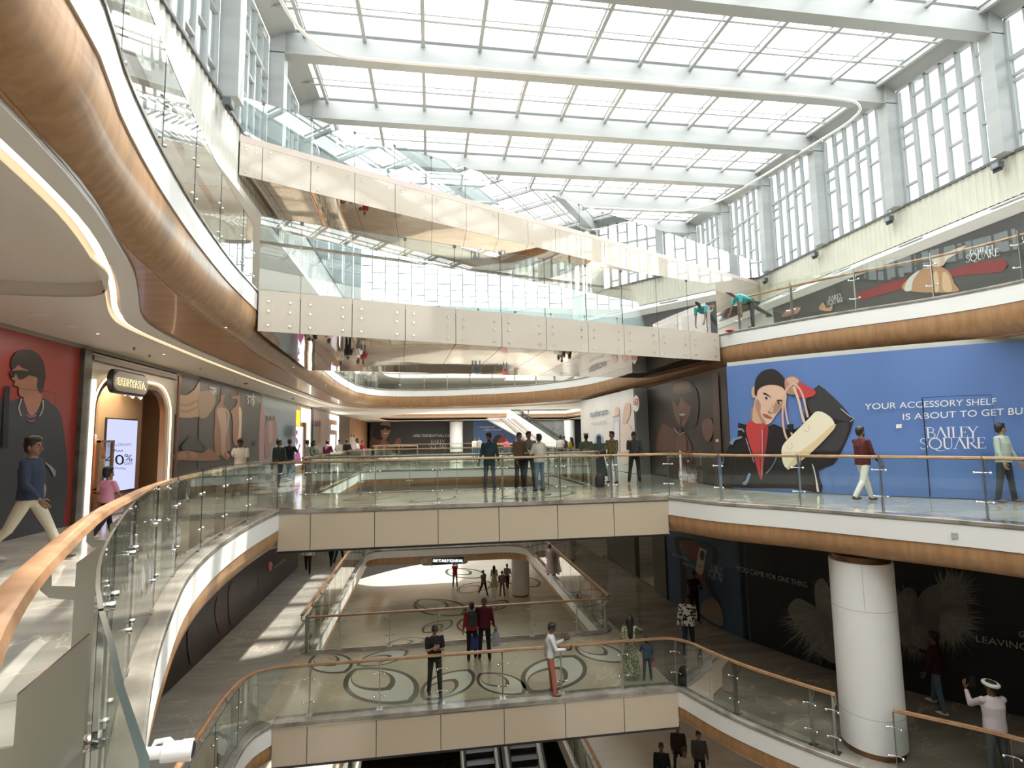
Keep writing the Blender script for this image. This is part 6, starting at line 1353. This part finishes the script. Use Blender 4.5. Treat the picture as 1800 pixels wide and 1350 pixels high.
sc = person(P3(1055, 845, 0), 1.58, 20, 'person with a grey blue headscarf beside the yellow shirt person', cloth('bluegrey', (0.16, 0.20, 0.21)), GRY, DOWN, STAND, vox=0.022, headwear='scarf', hair='none', bottoms='dress')
ph = person(P3(1117, 850, 0), 1.70, 200, 'person in a dark grey shirt looking at a phone before the grey return wall', cloth('dkgrey', (0.065, 0.068, 0.07)), cloth('blacktr', (0.02, 0.02, 0.022)), ((10, 10, 30), (38, 6, 92, 30)), ((6, 2, 4), (10, 4, 8)), vox=0.016, head=(-10, 32), shoes=(0.22, 0.08, 0.06), sleeve='long')
person(at_row(1030, 18.6, 0), 1.66, 5, 'person in a green shirt and cream cap with back turned at the far bridge rail', cloth('sage', (0.19, 0.22, 0.15)), GRY, DOWN, STAND, vox=0.022, headwear='cap', fit=1.15, slim=1.1)
person(at_row(985, 30.5, 0), 1.66, 0, 'person in a white lettered tee at the far railing', WHC, J, DOWN, STAND, vox=0.03, sleeve='short')
person(at_row(1004, 30.9, 0), 1.54, 330, 'person with long hair and a mustard top beside the white tee at the far railing', cloth('mustard', (0.40, 0.25, 0.03)), GRY, DOWN, STAND, vox=0.03, hair='long')
person(at_row(991, 31.6, 0), 1.6, 180, 'dark haired person just behind the white tee and mustard pair', GRY, GRY, DOWN, STAND, vox=0.03)
person(at_row(834, 43.2, 0), 1.64, 150, 'distant person in white, left one of the pair under the far blue hoarding', WHC, J, DOWN, STAND, vox=0.035)
person(at_row(842, 43.2, 0), 1.66, 200, 'distant person in pale grey, right one of the pair under the far blue hoarding', cloth('pg2', (0.35, 0.35, 0.35)), J, DOWN, STAND, vox=0.035)
person(at_row(890, 43.0, 0), 1.5, 180, 'distant person in a red and pink top at the foot of the far escalator', cloth('pinkred', (0.5, 0.1, 0.15)), J, DOWN, STAND, vox=0.035)
rr_ = person(P3(1522, 882, 0), 1.72, 88, 'person in a maroon checked shirt and white trousers walking before the blue hoarding', cloth('maroon_c', (0.13, 0.03, 0.03), (0.07, 0.02, 0.02), 60), cloth('whitetr', (0.62, 0.61, 0.55)), ((30, 6, 40, 0), (14, 6, 24, 0)), ((20, 4), (-18, 18)), vox=0.012, beard=True, head=(-4, 0), shoes=(0.12, 0.07, 0.05), hem=0.04)
person(P3(1772, 884, 0), 1.70, 165, 'person in a mint shirt and dark jeans before the blue hoarding at the right edge', cloth('mint', (0.38, 0.46, 0.40)), cloth('dkjeans', (0.035, 0.045, 0.055)), ((8, 10, 14), (6, 10, 16)), ((4, 2, 6), (-4, 2, 8)), vox=0.012, head=(-62, 0), beard=False, shoes=(0.16, 0.09, 0.07), bare=False, skin='c', hem=0.03)
# escalator riders
for px, py, col, lb in ((919, 731, (0.50, 0.22, 0.25), 'rider in a pink top highest on the far escalator'), (929, 738, (0.25, 0.30, 0.2), 'rider in a green top lower on the far escalator')):
    p = aty(px, py, Ye); t = (p.x-(p0.x-0.2)); zz = L2-(p.x-(p0.x-0.2))*(L2/((p1.x+0.3)-(p0.x-0.2)))
    person((p.x, Ye, zz+0.1), 1.62, 250, lb, cloth('r%d' % px, col), GRY, DOWN, STAND, vox=0.035)
# level two: cleaner and walkers behind the far glass
cl = person(P3(1322, 580, L2), 1.66, 272, 'cleaner in turquoise shirt bending down, one leg raised, behind the upper right railing', cloth('turq', (0.10, 0.42, 0.42)), cloth('dark_tr', (0.06, 0.065, 0.07)), ((70, 6, 4), (88, 6, 6)), ((4, 2, 4), (-58, 6, 6)), lean=72, vox=0.014, sleeve='short', head=(0, -10))
o = MB().loft([((0, 0, 0), .16, .10, X_ := Vector((1, 0, 0)), Y_ := Vector((0, 1, 0))), ((0, 0, 0.03), .15, .09, X_, Y_), ((0.02, 0, 0.06), .08, .05, X_, Y_)]).build('cleaning_cloth', mat('red_cloth', (0.55, 0.03, 0.02), 0.8), None, True)
p = atz(1284, 583, L2); o.location = (p.x, p.y, L2+0.013); tag(o, 'bright red cleaning cloth on the ledge under the bending cleaner', 'cloth')
for i, (px, Y, col, yw) in enumerate(((592, 37, (0.45, 0.12, 0.16), 20), (604, 37.6, (0.5, 0.42, 0.4), 200), (612, 38.2, (0.62, 0.6, 0.56), 90), (645, 37.8, (0.5, 0.46, 0.36), 30), (655, 38, (0.55, 0.54, 0.5), 200))):
    person(at_row(px, Y, L2), 1.66, yw, ['shopper in red', 'shopper in pink beige', 'shopper in white', 'shopper in khaki', 'shopper in off white'][i]+' behind the far upper glass railing, left part', cloth('s%d' % i, col), GRY, DOWN, WALK, vox=0.035)
# ground level
bt = person(P3(764, 1222, L0), 1.68, 172, 'person in a black tee and grey trousers looking at a phone on the patterned bridge', BLK, cloth('greytr', (0.07, 0.07, 0.075)), PHONE, ((6, 2, 3), (-6, 2, 3)), vox=0.012, sleeve='short', head=(-18, 34), skin='c', shoes=(0.12, 0.11, 0.11))
text(Surf([(bt['pel'].xy-Vector((0.6, 0.13))), (bt['pel'].xy+Vector((0.6, -0.17)))], L0, 0), 'Raiden', [(759, 1126), (775, 1129), (775, 1133), (759, 1130)], bt['obj'], (0.4, 0.04, 0.03), off=0.02).name = 'shirt_print'
wl = person(P3(968, 1219, L0), 1.68, 98, 'person in a white shirt and rust trousers leaning on the lower rail with a phone', cloth('white_l', (0.62, 0.63, 0.64)), cloth('rust', (0.36, 0.12, 0.08)), ((30, 6, 85, 5), (28, 8, 70, 5)), ((4, 2, 3), (8, 3, 8)), vox=0.013, head=(12, 14), skin='b', shoes=(0.25, 0.08, 0.06), lean=4, side=0)
mr = person(P3(852, 1160, L0), 1.74, 8, 'tall person in a maroon jumper and black trousers seen from behind on the bridge', cloth('maroon_j', (0.085, 0.012, 0.02)), BLK, ((4, 10, 12), (4, 10, 14)), ((4, 2, 4), (-6, 6, 4)), vox=0.014, hair='none', fit=1.08, skin='b')
rb = person(P3(830, 1160, L0), 1.60, 0, 'person in a red shirt with a black backpack beside the tall maroon jumper', cloth('red_s', (0.35, 0.025, 0.03)), BLK, DOWN, ((-6, 8), (8, 2)), vox=0.016)
fl = person(P3(1110, 1196, L0), 1.64, 12, 'person with long black hair in a cream floral dress resting a hand on the rail', cloth('floral_d', (0.52, 0.52, 0.40), (0.16, 0.17, 0.08), 26), GRY, ((8, 8, 12), (48, 40, 14)), ((0, 0), (4, 2)), vox=0.014, hair='long', bottoms='dress', sleeve='three', skin='c', shoes=(0.45, 0.38, 0.25), fit=1.03, slim=0.95)
ch = person(P3(1139, 1198, L0), 1.10, 8, 'small child in a blue vest and jeans holding the lower rail glass', cloth('bluevest', (0.05, 0.09, 0.14)), cloth('childj', (0.06, 0.09, 0.13)), ((30, 10, 60), (12, 10, 30)), STAND, vox=0.012, sleeve='three', fit=1.1, shoes=(0.10, 0.25, 0.35))
fm_ = person(P3(1212, 1152, L0), 1.72, 205, 'person in a white shirt with black flowers walking by the dark blue hoarding', cloth('bwfloral', (0.60, 0.58, 0.52), (0.02, 0.02, 0.02), 14, 0.52, 0.54), cloth('dkj2', (0.02, 0.03, 0.045)), ((34, 8, 100, 24), (6, 10, 12)), ((-10, 16), (16, 3)), vox=0.013, skin='b', head=(0, 8), fit=1.1, hem=0.04, shoes=(0.10, 0.10, 0.10))
person(P3(1222, 1096, L0), 1.74, 170, 'person in dark red check leaning against the dark blue hoarding', cloth('darkcheck', (0.035, 0.012, 0.012)), BLK, PHONE, STAND, vox=0.018, head=(20, 20), skin='b')
cr = person(P3(1652, 1250, L0), 1.74, 330, 'person in a dark maroon shirt, blue jeans and white clogs before the feathers', cloth('dkmaroon', (0.045, 0.010, 0.014)), cloth('bluej2', (0.09, 0.13, 0.17)), ((8, 10, 14), (26, 8, 80, 20)), ((-8, 4, 8), (14, 4, 14)), vox=0.013, fit=1.12, shoes=(0.58, 0.56, 0.48), hem=0.05, skin='b')
p = atz(1735, 1400, L0); tw = person((10.1, 9.05, L0+0.012), 1.70, 10, 'person in a white turban and pale pink shirt photographing the black hoarding', cloth('palepink', (0.60, 0.53, 0.54)), GRY, ((52, 16, 112, 30), (52, 8, 112, 62)), STAND, vox=0.013, headwear='turban', skin='b', fit=1.15, hem=0.05, head=(-18, 0))
person(P3(541, 1008, L0), 1.70, 175, 'person in a white shirt and black trousers in the lower left corridor', WHC, BLK, SW, WALK, vox=0.022)
person(P3(582, 996, L0), 1.72, 10, 'left walker in black in the pair beyond the lower left corridor', BLK, BLK, SW, WALK, vox=0.025)
person(P3(596, 990, L0), 1.70, 10, 'right walker with a white top in the pair beyond the lower left corridor', WHC, BLK, SW2, WALK2, vox=0.025)
person(P3(1003, 987, L0), 1.58, 10, 'person in a pale dress walking away down the dark lower right corridor', cloth('palegold', (0.42, 0.36, 0.3)), GRY, DOWN, STAND, vox=0.025, bottoms='dress', hair='long')
person(P3(968, 1012, L0), 1.40, 30, 'child in a pink dress behind the glass of the lower right corridor', cloth('palepk', (0.52, 0.38, 0.38)), GRY, DOWN, STAND, vox=0.025, bottoms='dress')
# lowest floors
person(P3(800, 1032, LG), 1.80, 180, 'person in a red shirt and jeans with raised arms under the hanging sign', cloth('brightred', (0.42, 0.03, 0.04)), cloth('lj', (0.10, 0.14, 0.2)), ((150, 20, 60), (150, 20, 60)), STAND, vox=0.028)
person(P3(850, 1046, LG), 1.76, 150, 'person in a grey shirt carrying a bag on the sunlit floor', cloth('taupe', (0.24, 0.20, 0.18)), BLK, SW, WALK, vox=0.026)
person(P3(869, 1036, LG), 1.70, 10, 'person in a pale green dress with long hair on the sunlit floor', cloth('palegreen', (0.45, 0.55, 0.36)), GRY, DOWN, STAND, vox=0.028, bottoms='dress', hair='long')
person(P3(883, 1049, LG), 1.76, 10, 'person in a brown pink shirt between the green dress and the column', cloth('brownpink', (0.26, 0.15, 0.14)), cloth('bn', (0.16, 0.11, 0.09)), DOWN, STAND, vox=0.026)
person(P3(892, 1034, LG), 1.80, 20, 'person in a grey shirt and black trousers walking close to the column', cloth('greyw', (0.30, 0.28, 0.27)), BLK, SW, WALK, vox=0.028)
person((2.9, 26.2, LG+0.012), 1.70, 180, 'person in black and white on the lowest floor seen over the bridge ledge', cloth('pattern', (0.4, 0.4, 0.4), (0.02, 0.02, 0.02), 20), GRY, DOWN, STAND, vox=0.024)
for px, py, lb, col, sk in ((1195, 1370, 'left person of the dark group seated below the lower right fascia', (0.03, 0.02, 0.02), 'b'), (1232, 1385, 'patterned shirt person in the dark group below the lower right fascia', (0.06, 0.06, 0.06), 'a'), (1207, 1420, 'person in a cream top in the dark group below the lower right fascia', (0.32, 0.28, 0.22), 'b'), (1166, 1410, 'person standing alone in the dark below the lower bridge', (0.01, 0.015, 0.015), 'b')):
    person(P3(px, py, LG), 1.68, 200, lb, cloth('g%d' % px, col), BLK, ((20, 8, 50), (20, 8, 50)), STAND, vox=0.022, skin=sk)
for px, lb in ((675, 'left silhouette standing in the dark opening under the lower bridge'), (738, 'middle silhouette in the dark opening under the lower bridge')):
    p = atz(px, 1380, LG); person((p.x*1.15, p.y*1.15, LG+0.012), 1.68, 180, lb, BLK, BLK, DOWN, STAND, vox=0.025)
person((1.85, 18.9, -11.0), 1.62, 0, 'rider in a purple patterned top on the left escalator under the bridge', cloth('purplep', (0.22, 0.06, 0.12), (0.02, 0.01, 0.02), 20), BLK, DOWN, STAND, vox=0.022, hair='long')
# ------------------------------------------------------------------ things people hold or carry
def phone(p, yaw, label, tilt=60, sz=1.0):
    o = MB().box(-0.037*sz, 0.037*sz, -0.005, 0.005, -0.075*sz, 0.075*sz).build('phone', BLACK); o.location = p; o.rotation_euler = (math.radians(tilt), 0, -math.radians(yaw)); return tag(o, label, 'phone')
def hold(P, i, up=0.05, fw=0.10, yaw=0):
    q = P['wri'][i]; a = math.radians(yaw); return q+Vector((math.sin(a), math.cos(a), 0))*fw+Vector((0, 0, up))
phone(hold(d, 1, 0.03, 0.09, 185), 185, 'black phone in the hand of the person in a white polo', -60)
phone(hold(ph, 1, 0.02, 0.10, 200), 200, 'dark phone held by the person in the dark grey shirt', -50)
phone(hold(bt, 0, 0.02, 0.09, 172), 172, 'dark phone held by the person in the black tee on the patterned bridge', -50)
phone(hold(wl, 1, 0.04, 0.10, 98), 98, 'black phone held by the person leaning on the lower rail', -30)
phone(hold(fm_, 0, 0.06, 0.06, 205), 205, 'phone held up to the chest of the black flower shirt', -20)
q = (tw['wri'][0]+tw['wri'][1])/2; phone(q+Vector((0.06, 0.13, 0.07)), 20, 'grey phone raised by the person in the white turban', 0, 1.3)
def pack(loc, yaw, label, sx, sy, sz, m, cat='bag', name='backpack', strap=True):
    r = empty(name, label, cat, loc); r.rotation_euler = (0, 0, -math.radians(yaw)); X, Y, Z = Vector((1, 0, 0)), Vector((0, 1, 0)), Vector((0, 0, 1))
    solid(MB().loft([((0, 0, -sz/2), sx*0.42, sy*0.42, X, Y), ((0, 0, -sz*0.42), sx/2, sy/2, X, Y), ((0, 0, sz*0.2), sx/2, sy/2, X, Y), ((0, 0.01, sz*0.45), sx*0.36, sy*0.4, X, Y), ((0, 0.01, sz/2), sx*0.2, sy*0.2, X, Y)], 0, 18), 0.012, 'body', m, r)
    if strap:
        for sg in (-1, 1): MB().tube([(sx*0.28*sg, sy*0.4, sz*0.42), (sx*0.3*sg, sy*0.75, sz*0.5), (sx*0.32*sg, sy*0.9, sz*0.1), (sx*0.3*sg, sy*0.5, -sz*0.35)], 0.018, 6).build('strap', m, r, True)
    MB().box(-sx*0.3, sx*0.3, -sy*0.56, -sy*0.48, -sz*0.3, -sz*0.02).build('pocket', m, r)
    return r
pack(rb['back']+Vector((0, -0.08, 0.02)), 0, 'black backpack worn by the person in the red shirt', 0.30, 0.17, 0.44, mat('pack_black', (0.02, 0.02, 0.022), 0.6))
def tote(loc, label, w_, h_, m, yaw=0):
    r = empty('tote_bag', label, 'bag', loc); r.rotation_euler = (0, 0, -math.radians(yaw))
    MB().add([(-w_*0.42, -0.05, 0), (w_*0.42, -0.05, 0), (w_*0.5, -0.02, h_), (-w_*0.5, -0.02, h_), (-w_*0.42, 0.05, 0), (w_*0.42, 0.05, 0), (w_*0.5, 0.02, h_), (-w_*0.5, 0.02, h_)],
        [(0, 1, 2, 3), (7, 6, 5, 4), (0, 4, 5, 1), (1, 5, 6, 2), (3, 7, 4, 0), (2, 6, 7, 3)]).build('body', m, r)
    for y in (-0.02, 0.02): MB().tube([(-w_*0.25, y, h_), (-w_*0.15, y, h_+0.16), (w_*0.15, y, h_+0.16), (w_*0.25, y, h_)], 0.008, 6).build('handle', m, r, True)
q = mr['wri'][0]; tote(q+Vector((-0.02, -0.06, -0.58)), 'blue shopping bag carried by the tall person in the maroon jumper', 0.40, 0.38, mat('bag_blue', (0.015, 0.03, 0.16), 0.5))
q = mr['wri'][1]; tote(q+Vector((0.03, -0.04, -0.52)), 'pale grey bag in the right hand of the maroon jumper person', 0.22, 0.34, mat('bag_grey', (0.30, 0.32, 0.36), 0.5))
p = P3(1050, 858, 0); pack((p[0], p[1]-0.25, 0.24), 0, 'dark trolley bag hanging low beside the headscarf person', 0.28, 0.18, 0.40, mat('pack_black', (0.02, 0.02, 0.022), 0.6), strap=False)
p = atz(1205, 1212, L0); pack((p.x+0.1, p.y+0.2, L0+0.235), 30, 'black backpack left on the floor behind the lower right glass', 0.34, 0.2, 0.44, mat('pack_black', (0.02, 0.02, 0.022), 0.6), strap=False)
q = ch['wri'][1]; tote(q+Vector((0.02, -0.02, -0.28)), 'small pink bag held by the child in the blue vest', 0.12, 0.12, mat('bag_pink', (0.5, 0.15, 0.25), 0.5))
